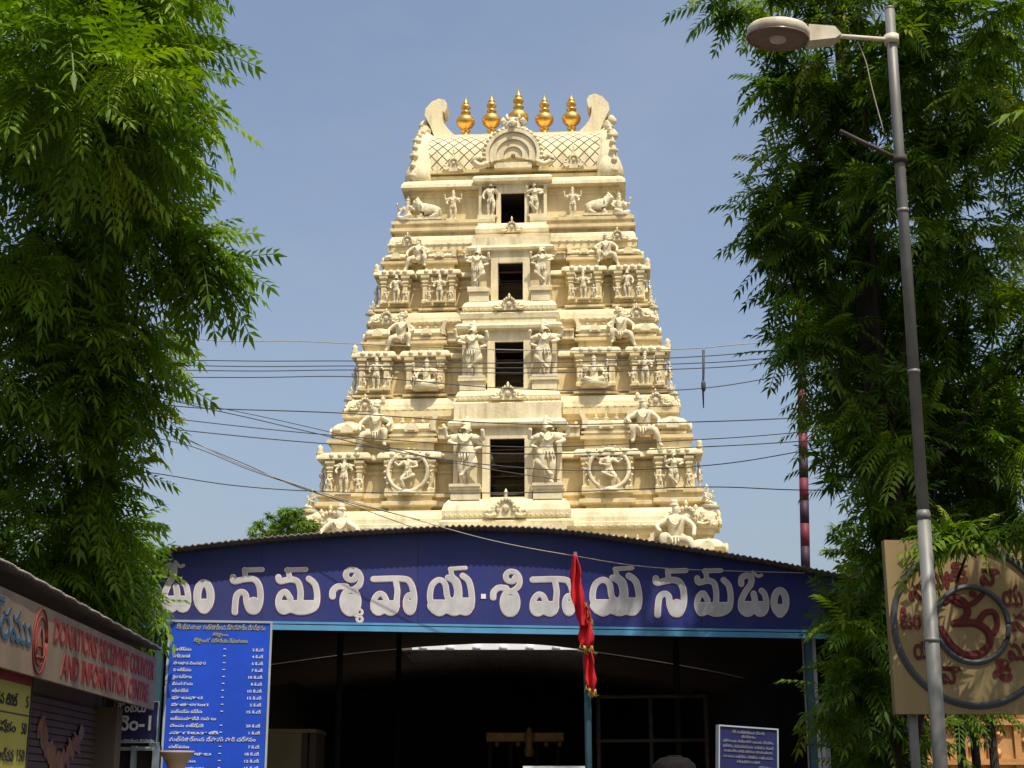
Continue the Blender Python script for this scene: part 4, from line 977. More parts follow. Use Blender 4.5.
tk = MB(); rows = ["అర్చన టికెట్","అభిషేకం","కుంకుమార్చన","కళ్యాణం","ప్రత్యేక దర్శనం","లడ్డు ప్రసాదం","పులిహోర","గోపూజ"]; pr = ["5","50","150","500","100","20","10","51"]
for k in range(8):
    z = zr_-.25-k*.21
    fit_text(tk, rows[k], fy, ur-yw+.1, ur-.38, z-.05, z+.05); fit_text(tk, pr[k], fy, ur-.07-.07*len(pr[k]), ur-.07, z-.045, z+.045)
tk.build('lettering', M['black_text'], yroot)
mb = MB(); mb.box(ur-.012,ur+.012,zlow,zr_,-.04,.01,mx=fy); mb.box(ur-yw,ur,zr_-.36,zr_-.35,.001,.004,mx=fy); mb.build('edge_strip', M['black_text'], yroot)
# faded floral painting on the shutter
mb = MB(); uc, zc = upw(60,745,-.49); uc0, _ = upw(35,745,-.49); uc1, _ = upw(85,745,-.49); du = (uc1-uc0)
ff = fr_s @ Matrix.Translation((0,0,-.493))
rr = random.Random(21)
for k in range(34):
    t_ = k/33; x = -.5+t_*1.0; z = .16-.62*(1-(2*t_-1)**2)*.5+rr.uniform(-.05,.05)
    rx, rz, rot, mi = rr.uniform(.03,.07), rr.uniform(.05,.12), rr.uniform(-.9,.9), rr.choice((0,0,1,2,1))
    pts = []
    for a in [2*math.pi*i/14 for i in range(14)]:
        q = Vector((rx*math.cos(a), rz*math.sin(a)*(1+.3*math.sin(2*a+k)), 0)); q = Matrix.Rotation(rot,3,'Z') @ q
        pts.append(ff @ Vector((uc+x*du*.8+q.x*1.6, zc+z+q.y, .0006*k)))
    mb.add(pts, [tuple(range(14))], mi)
mb.build('painted_flower', [M['pink'], M['orange'], M['cream_sign']], shop)
# counter number sign
bl, br = P(113,742,17.3), P(156,742,17.35); h = P(113,702,17.3).z-bl.z
root, fr, Wd = panel('counter_number_sign', 'dark blue sign with white counter number one below the cream fascia', 'sign', bl, br, h, M['board_navy'], M['frame_grey'], fw=.01)
tw = MB(); fit_text(tw, "కౌంటరు", fr, .04*Wd,.72*Wd,h*.74,h*1.0-.01, bold=.02); tw.build('lettering', M['white'], root); tw = MB(); fit_text(tw, "నెం-1", fr, .04*Wd,.86*Wd,h*.28,h*.66, bold=.02); fit_text(tw, "శ్రీ మల్లికార్జున దేవస్థానం", fr, .03*Wd,.95*Wd,-.001,h*.08)
tw.build('lettering', M['white'], root)
# grille under it
wa, wb = P(112,746,17.6), P(158,746,17.6)
root = thing('counter_window', 'barred window with pale frame beneath the counter number sign', 'window', (0,0,0)); fr = board_frame(Vector((wa.x,wa.y,1.0)), Vector((wb.x,wb.y,1.0))); Wd = (wb-wa).length; h = wa.z-1.0
mb = MB(); mb.box(0,Wd,0,h,-.2,-.1,mx=fr); mb.build('pane', M['dark_room'], root)
mb = MB()
for a,b in ((0,.04),(Wd*.42,Wd*.42+.05),(Wd-.04,Wd)): mb.box(a,b,0,h,-.1,0,mx=fr)
for zz in (0,h*.45,h-.05): mb.box(.04,Wd*.42,zz,zz+.04,-.09,-.01,mx=fr); mb.box(Wd*.42+.05,Wd-.04,zz,zz+.04,-.09,-.01,mx=fr)
mb.build('frame', M['frame_grey'], root)
mb = MB(); mb.box(0,Wd,-1.0,-.002,-.25,0,mx=fr); mb.build('sill_wall', M['plaster'], root)
# flared beige pot on a stem in front of the blue board
p = P(177,752,15.5); mb = MB(); zt_ = p.z
root = thing('flared_pot', 'flared beige bowl on a slim stand before the tall blue board', 'pot', (p.x,p.y,0))
mb.lathe([(.02,zt_-.34),(.06,zt_-.30),(.075,zt_-.18),(.12,zt_-.08),(.17,zt_-.01),(.175,zt_+.01),(.15,zt_-.0),(.06,zt_-.12),(.0,zt_-.15)], n=24); mb.build('bowl', M['beige'], root)
mb = MB(); mb.lathe([(.20,0),(.20,.04),(.04,.06),(.035,zt_-.34),(.03,zt_-.3)], n=14); mb.build('stand', M['beige'], root)

# ------------------------------------------------------------------ inside the shelter
p0, p1 = P(262,729,24.0), P(318,729,24.0)
root = thing('counter_booth', 'beige plywood booth standing inside the dark shelter', 'booth', (p0.x,24,0))
bw = p1.x-p0.x
mb = MB(); mb.box(0,bw*.72,0,1.2,0,p0.z-.06); mb.build('body', M['booth'], root)
mb = MB(); mb.box(-.04,bw*.98,-.05,1.25,p0.z-.06,p0.z); mb.build('top', M['booth'], root)
mb = MB(); mb.box(bw*.722,bw*.82,-.02,.1,0,p0.z-.062); mb.build('corner_post', M['wood'], root)
mb = MB(); mb.box(bw*.84,bw*.96,.1,1.2,0,p0.z-.065); mb.build('side_panel', M['plaster'], root)
# railing on the right half
root = thing('steel_railing', 'dark tubular queue railing behind the flag pole in the shelter', 'railing', (0,0,0))
ra, rb_ = P(596,697,22.5), P(705,696,22.9)
for row in (697,741,785):
    a, b = P(596,row,22.5), P(705,row-1,22.9); mb = MB(); mb.tube([a,b], .028, 8); mb.build('rail', M['rust'], root)
for px in (598,650,705):
    a = P(px,694,22.5+.4*(px-596)/109); mb = MB(); mb.tube([(a.x,a.y,0),a], .032, 8); mb.build('upright', M['rust'], root)
# shrine altar far inside
p = P(525,750,44.0)
root = thing('brass_shrine', 'small brass shrine frame with lamps far back in the dark shelter', 'shrine', (p.x,44,0))
zl = P(525,737,44).z
mb = MB(); mb.box(-1.1,1.1,0,.5,zl-.12,zl+.12); mb.build('top_beam', M['brass'], root)
for x in (-1.0,-.4,.35,.95): mb = MB(); mb.lathe([(.09,0),(.06,.2),(.06,zl-.2),(.1,zl-.13)], (x,.2,0), 12); mb.build('column', M['wood'], root)
mb = MB(); mb.lathe([(.10,zl-.55),(.16,zl-.4),(.10,zl-.25),(.14,zl-.1),(.16,zl+.05),(.08,zl+.14),(.10,zl+.18),(.02,zl+.28)], (.12,-.1,0), 12); mb.build('kalasha', M['brass'], root)
for x in (-.8,-.2,.6,1.0): mb = MB(); mb.lathe([(.0,zl-.28),(.07,zl-.24),(.05,zl-.14)], (x,-.12,0), 10); mb.build('bell', M['brass'], root)
# counter top edge
p0, p1 = P(523,766,19.0), P(587,766,19.0)
root = thing('white_counter', 'white topped low counter at the foot of the flag pole', 'table', (p0.x,19.0,0))
wt = p1.x-p0.x; mb = MB(); mb.box(0,wt,0,.7,p0.z-.05,p0.z); mb.build('top', M['white'], root)
for x in (.05,wt-.05):
    for y in (.06,.64): mb = MB(); mb.box(x-.03,x+.03,y-.03,y+.03,0,p0.z-.05); mb.build('leg', M['wood'], root)

# white pillar and thin pipe at the right front of the shelter
p = P(809,650,21.1); root = thing('whitewashed_pillar', 'slim whitewashed pillar at the right front of the shelter', 'pillar', (p.x,21.1,0))
mb = MB(); mb.box(-.08,.08,-.08,.08,1.62,p.z+.35); mb.build('shaft', M['pillar_white'], root)
mb = MB(); mb.box(-.105,.105,-.105,.105,0,1.75); mb.box(-.12,.12,-.12,.12,1.75,1.80); mb.build('base', M['pillar_white'], root)
mb = MB(); mb.tube([(0,-.1,P(809,697,21.1).z-.06),(.30,-.1,P(809,690,21.1).z)], .02, 6); mb.build('bracket', M['frame_grey'], root)
p = P(825,728,18.6); mb = MB(); mb.tube([(p.x,p.y,0),(p.x,p.y,p.z+.25)], .05, 10); mb.lathe([(.06,0),(.06,.04),(.0,.06)], (p.x,p.y,p.z+.25), 10)
tag(mb.build('pipe_post', M['pillar_white']), 'thin pale pipe post just right of the whitewashed pillar', 'post')
# striped flag mast behind the canopy
p = P(800,290,27.0); pb = P(806,768,27.0)
root = thing('striped_mast', 'tall slim mast with dark red and purple bands behind the shelter', 'mast', (pb.x,27.0,0))
zz = 0; k = 0; dx = (p.x-pb.x)
while zz < p.z:
    z2 = zz+.42; mb = MB(); mb.tube([(dx*zz/p.z,0,zz),(dx*z2/p.z,0,z2)], .085, 12); zz = z2; k += 1
    mb.build('band', M['pole_red'] if k % 2 else M['pole_dark'], root)
mb = MB(); mb.tube([(dx,0,zz),(dx*1.1,0,zz+1.6)], [.04,.03], 8); mb.build('tip', M['steel'], root)

# ------------------------------------------------------------------ red flags on a pole
pt = P(574.5,556,17.0); root = thing('flag_pole', 'slim teal pole carrying three limp red flags with gold fringe', 'flag', (0,0,0))
pb = P(589,768,17.0); 
pa = Vector((pb.x,17.0,0)); pbm = P(588,640,17.0)
mb = MB(); mb.tube([pa, P(587.5,690,17.0), P(584,640,17.0), P(575,552,17.0)], [.042,.040,.03,.022], 10); mb.build('pole', M['teal'], root)
def cloth(pxs, name='flag'):
    """pxs: list of (left px, right px, row); a limp folded cloth"""
    rows = smooth([(a,b,c) for a,b,c in pxs], 5); nc = 10; vs = []; fs = []
    for i, q in enumerate(rows):
        a, b = P(q.x,q.z,16.93), P(q.y,q.z,16.93); wd = (b-a).length
        for j in range(nc+1):
            t_ = j/nc; p = a.lerp(b,t_); p.y += .05*math.sin(t_*9.0+i*.35)+.04*math.sin(t_*4+i*.15)-.03; p.x += .008*math.sin(i*.9+j); vs.append(p)
    for i in range(len(rows)-1):
        for j in range(nc): fs.append((i*(nc+1)+j,i*(nc+1)+j+1,(i+1)*(nc+1)+j+1,(i+1)*(nc+1)+j))
    mb = MB(); mb.add(vs,fs,smooth=True); o = mb.build(name, M['red_cloth'], root)
    s = o.modifiers.new('thickness','SOLIDIFY'); s.thickness = .006
    return o
f1 = cloth([(572,577,555),(571,580,572),(571,582,590),(573,585,605),(577,587,617),(580,588,627)])
f2 = cloth([(583,587,603),(581,590,618),(579,592,632),(579,594,643),(584,592,648)])
f3 = cloth([(583,591,648),(584,593,662),(585,595,676),(587,596,686),(590,595,692)])
def fringe(parent, pts):
    mb = MB(); rr = random.Random(3)
    for k in range(26):
        t_ = rr.random()*(len(pts)-1); i = int(t_); a = Vector(pts[i]).lerp(Vector(pts[i+1]), t_-i); p = P(a.x+rr.uniform(-.8,.8),a.y,16.86)
        mb.tube([p, p+Vector((rr.uniform(-.03,.04),-.01,rr.uniform(-.05,.01))), p+Vector((rr.uniform(-.04,.05),0,rr.uniform(-.09,-.04)))], .005, 4)
    mb.build('fringe', M['tinsel'], parent)
fringe(f2, [(586,602,0),(588,614,0),(590,622,0),(591,630,0)]); fringe(f2, [(580,644,0),(587,647,0),(594,646,0)]); fringe(f3, [(586,685,0),(592,691,0),(596,689,0)])

# ------------------------------------------------------------------ street lamp on the right
yl_ = 9.0
base = P(941,775,yl_); base.z = 0; topp = P(889.5,10,yl_)
root = thing('street_lamp', 'grey steel street lamp pole with side arm and dusty lamp head', 'street lamp', (0,0,0))
f_ = lambda px, row, dy=0: P(px,row,yl_+dy)
mb = MB(); zj = f_(930,480).z
mid = lambda row: f_(889.5+(row-10)*(941-889.5)/765, row)
mb.tube([base, mid(768), mid(520)], [.043,.043,.041], 16); mb.tube([mid(521), mid(120), topp], [.036,.034,.033], 16); mb.lathe([(.034,0),(.03,.02),(0,.03)], tuple(topp), 12); mb.lathe([(.043,0),(.045,.03),(.037,.06)], tuple(mid(520)), 12)
mb.build('pole', M['steel'], root)
mb = MB(); a = f_(891,40); b = f_(836,36,-.05); mb.tube([a,b], .016, 10); mb.lathe([(.05,-.03),(.05,.03)], tuple(mid(40)), 12); mb.build('arm', M['lamp_white'], root)
hd_ = thing('lamp_head', '', '') if False else None
# lamp head : gear box, cover, bowl and bulb
c0 = f_(778,32,-.05); c1 = f_(836,36,-.05); ax = (c1-c0).normalized()
mb = MB()
fr_h = board_frame(f_(808,42,-.05), f_(839,40,-.05)); 
mb.prism([(0,-.02),(.17,-.0),(.21,.03),(.17,.085),(0,.10)], -.06, .06, 0, fr_h @ Matrix.Rotation(R(-90),4,'X') @ Matrix.Rotation(R(180),4,'X') if False else Matrix.Translation(f_(808,42,-.05)))
mb.build('gear_box', M['lamp_white'], root)
hx_ = Matrix.Translation(f_(778,37,-.05)) @ Matrix.Rotation(R(5),4,'Y') @ Matrix.Rotation(R(7),4,'X')
mb = MB(); mb.lathe([(.203,-.004),(.208,.0),(.206,.045),(.19,.065),(.12,.085),(0,.09)], n=32, mx=hx_); mb.build('cover', M['lamp_white'], root)
mb = MB(); mb.lathe([(.198,-.012),(.198,-.006),(.17,.02),(.165,.018),(.10,.036),(.0,.038)], n=10, mx=hx_, smooth=False)
mb.lathe([(.198,-.012),(.206,-.020),(.206,-.004),(.198,-.004),(.198,-.012)], n=32, mx=hx_); mb.build('reflector', M['lamp_glass'], root)
mb = MB(); mb.lathe([(.015,-.045),(.05,-.03),(.06,-.005),(.03,.03)], n=14, mx=hx_); mb.build('bulb', M['bulb'], root)
mb = MB(); mb.tube([mid(160), f_(840,131,-.1)], .014, 8); mb.lathe([(.05,-.025),(.05,.025)], tuple(mid(160)), 12); mb.build('side_bracket', M['rust'], root)
mb = MB(); mb.tube(smooth([f_(858,42),f_(866,62),f_(870,80),f_(874,96),f_(884,133)],4), .004, 5); mb.build('loose_wire', M['cable_pale'], root)
for row in (211,372,640): 
    mb = MB(); mb.lathe([(.039 if row < 520 else .046,-.012),(.039 if row < 520 else .046,.012)], tuple(mid(row)), 14); mb.build('clamp', M['steel'], root)

# ------------------------------------------------------------------ plaque with the om sign
Yp = 14.0
def pc_(x, y): return (880+x/3.368, 540+y/3.368)
q0 = P(896,714,Yp); q1 = P(1068,714,Yp+.1)
root = thing('om_plaque', 'square cream plaque with ring frames and dark red om sign behind the lamp pole', 'plaque', (0,0,0))
fr = board_frame(q0, q1); Wd = (q1-q0).length; hp = P(896,540,Yp).z-q0.z
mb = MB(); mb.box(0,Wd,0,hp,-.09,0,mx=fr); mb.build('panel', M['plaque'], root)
sc = Wd/(1068-896)
def pf(p, d):                                              # plaque coordinates from crop pixels
    px, py = pc_(p.x, p.y); return fr @ Vector(((px-896)*sc, (714-py)*hp/(714-540), d))
mb = MB()
def pring(cx, cy, r, rad):
    pts = [pf(Vector((cx+r*math.cos(a), cy+r*1.02*math.sin(a),0)), .006) for a in [2*math.pi*i/60 for i in range(61)]]; mb.tube(pts, rad, 8)
pring(333,288,124,.022); pring(333,288,131,.012); pring(333,288,264,.026); pring(333,288,272,.014); mb.build('ring', M['plaque_ring'], root)
mb = MB()
for i,(st, wd) in enumerate((([(245,212),(272,196),(308,208),(322,245),(300,276),(272,285)],26),([(290,284),(345,284),(384,312),(388,352),(352,386),(295,388),(252,352),(226,306)],28),([(352,284),(380,250),(412,248),(420,285),(405,318)],22),([(262,196),(300,224),(345,214),(378,186)],18),([(342,184),(348,186)],22))):
    pts = smooth([(x,y,0) for x,y in st],5) if len(st) > 2 else [Vector((x,y,0)) for x,y in st]
    for dd, ww in ((.004,wd),(.010,wd*.7),(.015,wd*.35)): ribbon(mb, pts, ww, lambda p,d: pf(p,d), dd+.0007*i, 0)
mb.build('om_sign', M['plaque_red'], root)
ring_txt = [("ఓం",(125,268)),("న",(160,172)),("మః",(232,128)),("శి",(300,112)),("వా",(408,118)),("య",(480,190)),("న",(500,275)),("మ",(482,372)),("శి",(425,440)),("వా",(248,450)),("య",(163,370))]
for ch, (x, y) in ring_txt:
    mb = MB(); px, py = pc_(x, y); u = (px-896)*sc; v = (714-py)*hp/(714-540)
    r = 36/3.368*sc; fit_text(mb, ch, fr, u-r, u+r, v-r*1.05, v+r*1.05, d=.006, bold=.03); mb.build('letter', M['plaque_red'], root)
for u in (Wd*.12, Wd*.9):
    p = fr @ Vector((u,0,-.13)); mb = MB(); mb.tube([(p.x,p.y,0),(p.x,p.y,p.z+hp*.9)], .045, 10); mb.build('post', M['steel'], root)
# carved sandstone wall behind
p0, p1 = P(918,714,24.0), P(1130,714,24.0)
root = thing('sandstone_wall', 'sunlit orange carved sandstone wall below the cream plaque', 'wall', (0,0,0)); fr = board_frame(Vector((p0.x,24,0)), Vector((p1.x,24,0)))
Wd = p1.x-p0.x; hw = P(918,700,24).z
mb = MB(); mb.box(0,Wd,0,hw,-.4,0,mx=fr); mb.build('wall', M['sandstone'], root)
mb = MB()
for z in (.9,1.55,2.0,2.6): mb.box(-.02,Wd+.02,z,z+.09,-.3,.09,mx=fr)
for k in range(9): mb.box(.2+k*.42,.30+k*.42,.0,hw-.3,-.3,.05,mx=fr)
rr = random.Random(5)
for k in range(60):
    u, z = rr.uniform(.1,Wd-.1), rr.uniform(.9,hw-.1); mb.lathe([(.0,-.06),(rr.uniform(.04,.09),0),(.0,.06)], (0,0,0), 8, mx=fr @ Matrix.Translation((u,z,.02)) @ Matrix.Rotation(rr.uniform(0,3),4,'Z'))
mb.build('carving', M['sandstone'], root)
mb = MB(); mb.box(-.1,Wd+.1,hw,hw+.16,-.5,.14,mx=fr); mb.build('coping', M['sandstone'], root)

# ------------------------------------------------------------------ person standing in front, only the head top in frame
ph = P(674,757,9.2); H_ = ph.z
def scale_me(me, k, loc): 
    me.transform(Matrix.Translation(loc) @ Matrix.Rotation(R(180),4,'Z') @ Matrix.Scale(k,4)); return me
body = figure('person', (0,0,.52), [[(-.055,-.01,.28),(-.055,.01,.05),(-.06,-.08,.02)], [(.055,-.01,.28),(.055,.01,.05),(.06,-.08,.02)]], [[(-.15,.01,.60),(-.15,-.04,.46)], [(.15,.01,.60),(.15,-.04,.46)]], crown=0, fat=.85, levels=2)
body.materials.append(M['skin']); kx = H_/.985
root = tag(link('person', body, None, (ph.x, 9.2, 0)), 'person with dark greying hair standing with back turned at the bottom edge', 'person')
root.scale = (kx,)*3; root.rotation_euler = (0,0,R(180))
mb = MB(); mb.lathe([(.055,.885),(.072,.90),(.076,.93),(.068,.962),(.045,.982),(.0,.989)], (0,.0,0), 20); rr = random.Random(9)
for k in range(260):
    a = rr.uniform(0,6.28); e = rr.uniform(.1,1.45); r = .075; p = Vector((r*math.cos(a)*math.cos(e), r*math.sin(a)*math.cos(e), .918+.072*math.sin(e)))
    d = Vector((math.cos(a+1.2)*.012, math.sin(a+1.2)*.012, rr.uniform(-.012,-.002))); mb.tube([p*1.0, p+d+Vector((0,0,.002))], .0022, 3)
mb.build('hair', M['hair'], root)
mb = MB(); mb.lathe([(.095,.50),(.10,.56),(.098,.66),(.115,.75),(.12,.79),(.07,.825),(.045,.835)], n=22, sx=1.15, sy=.78); mb.build('shirt', M['shirt'], root)
mb = MB()
for s in (-1,1): mb.tube([(s*.05,0,.52),(s*.056,-.01,.28),(s*.056,.01,.04)], [.075,.058,.048], 14)
mb.build('trousers', M['trousers'], root)

# ------------------------------------------------------------------ overhead cables
def cable(pts, Y, label, r=.012, m='cable', name='overhead_cable', grp='overhead cables across the tower'):
    q = smooth([P(a,b,Y if not isinstance(Y,tuple) else Y[0]+(Y[1]-Y[0])*(a-pts[0][0])/(pts[-1][0]-pts[0][0])) for a,b in pts], 8)
    mb = MB(); mb.tube(q, r*.62, 6); o = mb.build(name, M[m]); tag(o, label, 'cable', grp); return o
cable([(20,325),(95,332),(165,334),(220,341),(290,341),(360,344),(520,350),(680,349),(760,343),(900,338)], 22, 'topmost wavy pale cable left of the tower', .011, 'cable_pale')
cable([(120,359),(250,361),(360,361),(520,363),(690,357),(780,350),(900,342)], 24, 'uppermost of the four level black cables crossing the third tower doorway', .013)
cable([(120,364),(250,366.5),(360,366),(520,368),(700,363),(785,357),(900,350)], 24, 'second of the four level black cables crossing the tower', .013)
cable([(120,369),(250,371),(360,370),(520,373),(705,368),(790,361),(900,354)], 24, 'third of the four level black cables crossing the tower', .013)
cable([(120,377),(250,377.5),(360,377),(500,388),(620,391),(705,388),(792,374),(900,354)], 24, 'lowest of the four level cables, rising steeply at its right end', .013)
cable([(150,402),(200,408),(340,413),(520,424),(690,422),(795,418),(900,412)], 21, 'black cable running just under the second tower cornice', .013)
cable([(130,412),(185,420),(330,435),(520,447),(690,440),(780,434),(900,422)], 21, 'black cable slanting gently past the carved wheels tier top', .011)
cable([(130,424),(180,430),(330,444),(520,454),(700,447),(790,442),(900,434)], 21, 'lower neighbour of the slanting cable above the carved wheels', .012)
cable([(50,367),(120,388),(200,407),(250,418),(310,432),(420,456),(560,470),(700,466),(797,452),(900,430)], 19, 'long cable dropping from the left tree across the lowest doorway', .010)
cable([(130,470),(160,474),(230,485),(310,491),(420,493),(560,492),(705,487),(800,490),(925,490)], 18, 'lowest black cable ending at the lamp pole', .010)
cable([(110,403),(170,430),(240,464),(310,489),(400,515),(490,540),(575,556),(660,568),(805,573)], (17,19.0), 'pale cable sagging diagonally in front of the signboard', .009, 'cable_pale')
cable([(180,437),(240,462),(312,492),(420,520)], 20, 'short steep cable below the long pale one on the left', .009)
cable([(120,431),(190,446),(250,470),(315,492),(420,530)], 20.5, 'steep cable running beside the short diagonal one at the tower foot', .009)
cable([(90,384),(160,398),(230,410),(330,432),(450,462),(560,480)], 23, 'thin cable falling from the left tree to the tower plinth', .010)
pI = P(703.5,350,22); mb = MB(); mb.tube([pI, P(703.5,372,22), P(703,388,22), P(703.5,408,22)], [.022,.018,.018,.008], 8); mb.lathe([(.012,-.09),(.035,-.05),(.035,.05),(.012,.09)], tuple(P(703.5,386,22)), 10)
tag(mb.build('cable_hanger', M['cable']), 'short black hanger dangling from the cables right of the tower', 'insulator')

# ------------------------------------------------------------------ trees
def frond_template(L=.5, pairs=7, ll=.15, lw=.034, droop=.5, star=False, seed=0):
    rr = random.Random(seed); vs = []; fs = []
    def leaflet(p, d, up, l, w_):
        d = d.normalized(); s = d.cross(up).normalized(); nrm = s.cross(d)
        b = len(vs); sag = Vector((0,0,-l*.14))
        vs.extend([p, p+d*l*.4+s*w_/2+nrm*w_*.18, p+d*l*.4-s*w_/2+nrm*w_*.18, p+d*l*.38, p+d*l+sag])
        fs.extend([(b,b+3,b+1),(b+1,b+3,b+4),(b,b+2,b+3),(b+2,b+4,b+3)])
    if star:
        for k in range(9):
            a = 2*math.pi*k/9+rr.uniform(-.2,.2); d = Vector((math.cos(a)*.8+.25, math.sin(a)*.8, rr.uniform(-.75,.15)))
            leaflet(Vector((0,0,0)), d, Vector((0,0,1)), ll*rr.uniform(.9,1.3), lw*1.1)
    else:
        pts = []
        for i in range(pairs+1):
            t_ = i/pairs; pts.append(Vector((L*(t_-.12*droop*t_*t_), 0, -L*droop*t_*t_*.75)))
        for i in range(1,pairs+1):
            tg = (pts[i]-pts[i-1]).normalized(); sz = (1-.45*abs(i/pairs-.45))
            for s in (-1,1):
                d = tg*.62+Vector((0,s*.85,0))+Vector((0,0,-.10-rr.uniform(0,.22)))
                leaflet(pts[i]+Vector((0,0,0)), d, Vector((0,0,1)), ll*sz*rr.uniform(.85,1.1), lw*rr.uniform(.8,1.1))
        leaflet(pts[-1], (pts[-1]-pts[-2]).normalized()+Vector((0,0,-.2)), Vector((0,1,0)).cross((pts[-1]-pts[-2])), ll*.9, lw)
        b = len(vs)
        for i,p in enumerate(pts): vs.extend([p+Vector((0,.004,0)), p-Vector((0,.004,0))])
        for i in range(pairs): fs.append((b+2*i,b+2*i+1,b+2*i+3)); fs.append((b+2*i,b+2*i+3,b+2*i+2))
    return np.array([v[:] for v in vs]), np.array(fs)
TEMPL = [frond_template(.46,7,.15,.040,.15,seed=1), frond_template(.52,8,.15,.038,.40,seed=2), frond_template(.40,6,.16,.042,.75,seed=3)]
STAR = [frond_template(ll=.20,lw=.036,star=True,seed=4), frond_template(ll=.17,lw=.034,star=True,seed=5)]
def foliage(name, P0, D0, sizes, tones, m, parent, templates=TEMPL, wts=None):
    """P0 positions, D0 outward directions (need not be unit), one compound leaf each"""
    n_ = len(P0); D0 = D0/np.linalg.norm(D0,axis=1,keepdims=True)
    up = np.tile(np.array([0,0,1.0]), (n_,1)) + rng.normal(0,.35,(n_,3))
    Yv = np.cross(up, D0); Yv /= np.linalg.norm(Yv,axis=1,keepdims=True)+1e-9
    Zv = np.cross(D0, Yv)
    which = rng.choice(len(templates), n_, p=wts)
    V, Fc, T = [], [], []; o = 0
    for k,(tv,tf) in enumerate(templates):
        idx = np.where(which == k)[0]
        if len(idx) == 0: continue
        loc = (tv[None,:,0:1]*D0[idx][:,None,:]+tv[None,:,1:2]*Yv[idx][:,None,:])*sizes[idx][:,None,None]
        # keep droop pointing to the ground rather than along the local normal
        zz = tv[None,:,2:3]*(0.45*Zv[idx][:,None,:]+0.55*np.array([0,0,1.0])[None,None,:])*sizes[idx][:,None,None]
        W_ = P0[idx][:,None,:]+loc+zz
        V.append(W_.reshape(-1,3)); nv = len(tv)
        Fc.append((tf[None,:,:]+(np.arange(len(idx))*nv)[:,None,None]+o).reshape(-1,3)); T.append(np.repeat(tones[idx], len(tf))); o += nv*len(idx)
    V = np.concatenate(V); Fc = np.concatenate(Fc); T = np.concatenate(T)
    me = bpy.data.meshes.new(name); me.vertices.add(len(V)); me.vertices.foreach_set('co', V.ravel().astype(np.float32))
    me.loops.add(Fc.size); me.loops.foreach_set('vertex_index', Fc.ravel().astype(np.int32))
    me.polygons.add(len(Fc)); me.polygons.foreach_set('loop_start', np.arange(0,Fc.size,3,dtype=np.int32)); me.polygons.foreach_set('loop_total', np.full(len(Fc),3,np.int32))
    at = me.attributes.new('tone','FLOAT','FACE'); at.data.foreach_set('value', np.clip(T,0,1).astype(np.float32))
    me.materials.append(m); me.update(calc_edges=True); me.validate()
    return link(name, me, parent)
def crown_points(ells, Y0, trunk, per_area=1.0, spray=9, spr_len=.55, surf=.62, droop=.25):
    """sprays of leaves on and inside ellipsoids given in pixels: (cx, cy, rx, ry, dY, depth radius)"""
    Pp, Dd, Tt, twigs = [], [], [], []
    for (cx, cy, rx, ry, dy, rd, dens) in ells:
        if cy is None: c, a = Vector(cx), np.array(rx)
        else: c = P(cx, cy, Y0+dy); k = mpp(cy, Y0+dy); a = np.array([rx*k, rd, ry*k])
        ns = int(per_area*dens*(a[0]*a[2]*3+a[1]*(a[0]+a[2])*2)*2.2)
        for _ in range(ns):
            d = rng.normal(size=3); d /= np.linalg.norm(d)
            f_ = 1-abs(rng.normal(0,.28)) if rng.random() < surf else rng.random()**.4
            p = np.array(c[:])+d*a*max(.1,f_)
            if p[2] < .8: continue
            ctr = np.array([c.x, c.y, c.z-a[2]*.25])
            o = p-ctr; o = o/ (np.linalg.norm(o)+1e-6)+np.array([0,0,-.05]); o += rng.normal(0,.25,3)
            o /= np.linalg.norm(o); ln = spr_len*rng.uniform(.7,1.3)
            tone = .16+.46*rng.random()+(.30 if rng.random() < .07 else 0)
            start = p-o*ln
            twigs.append((start, p))
            for q in range(spray):
                t_ = .25+.75*(q+.5)/spray; base_ = start+o*ln*t_+np.array([0,0,-.12*t_*t_*ln])
                ang = q*2.4+rng.random()*.8; s1 = np.cross(o, [0,0,1.0]); s1 /= np.linalg.norm(s1)+1e-6; s2 = np.cross(o, s1)
                spread = 1.1*(1.15-t_)+.25
                dd = o*(.45+.5*t_)+(s1*math.cos(ang)+s2*math.sin(ang)*.7)*spread+np.array([0,0,-droop])
                Pp.append(base_); Dd.append(dd); Tt.append(tone+rng.normal(0,.07)+.12*(t_>.8))
    return np.array(Pp), np.array(Dd), np.array(Tt), twigs
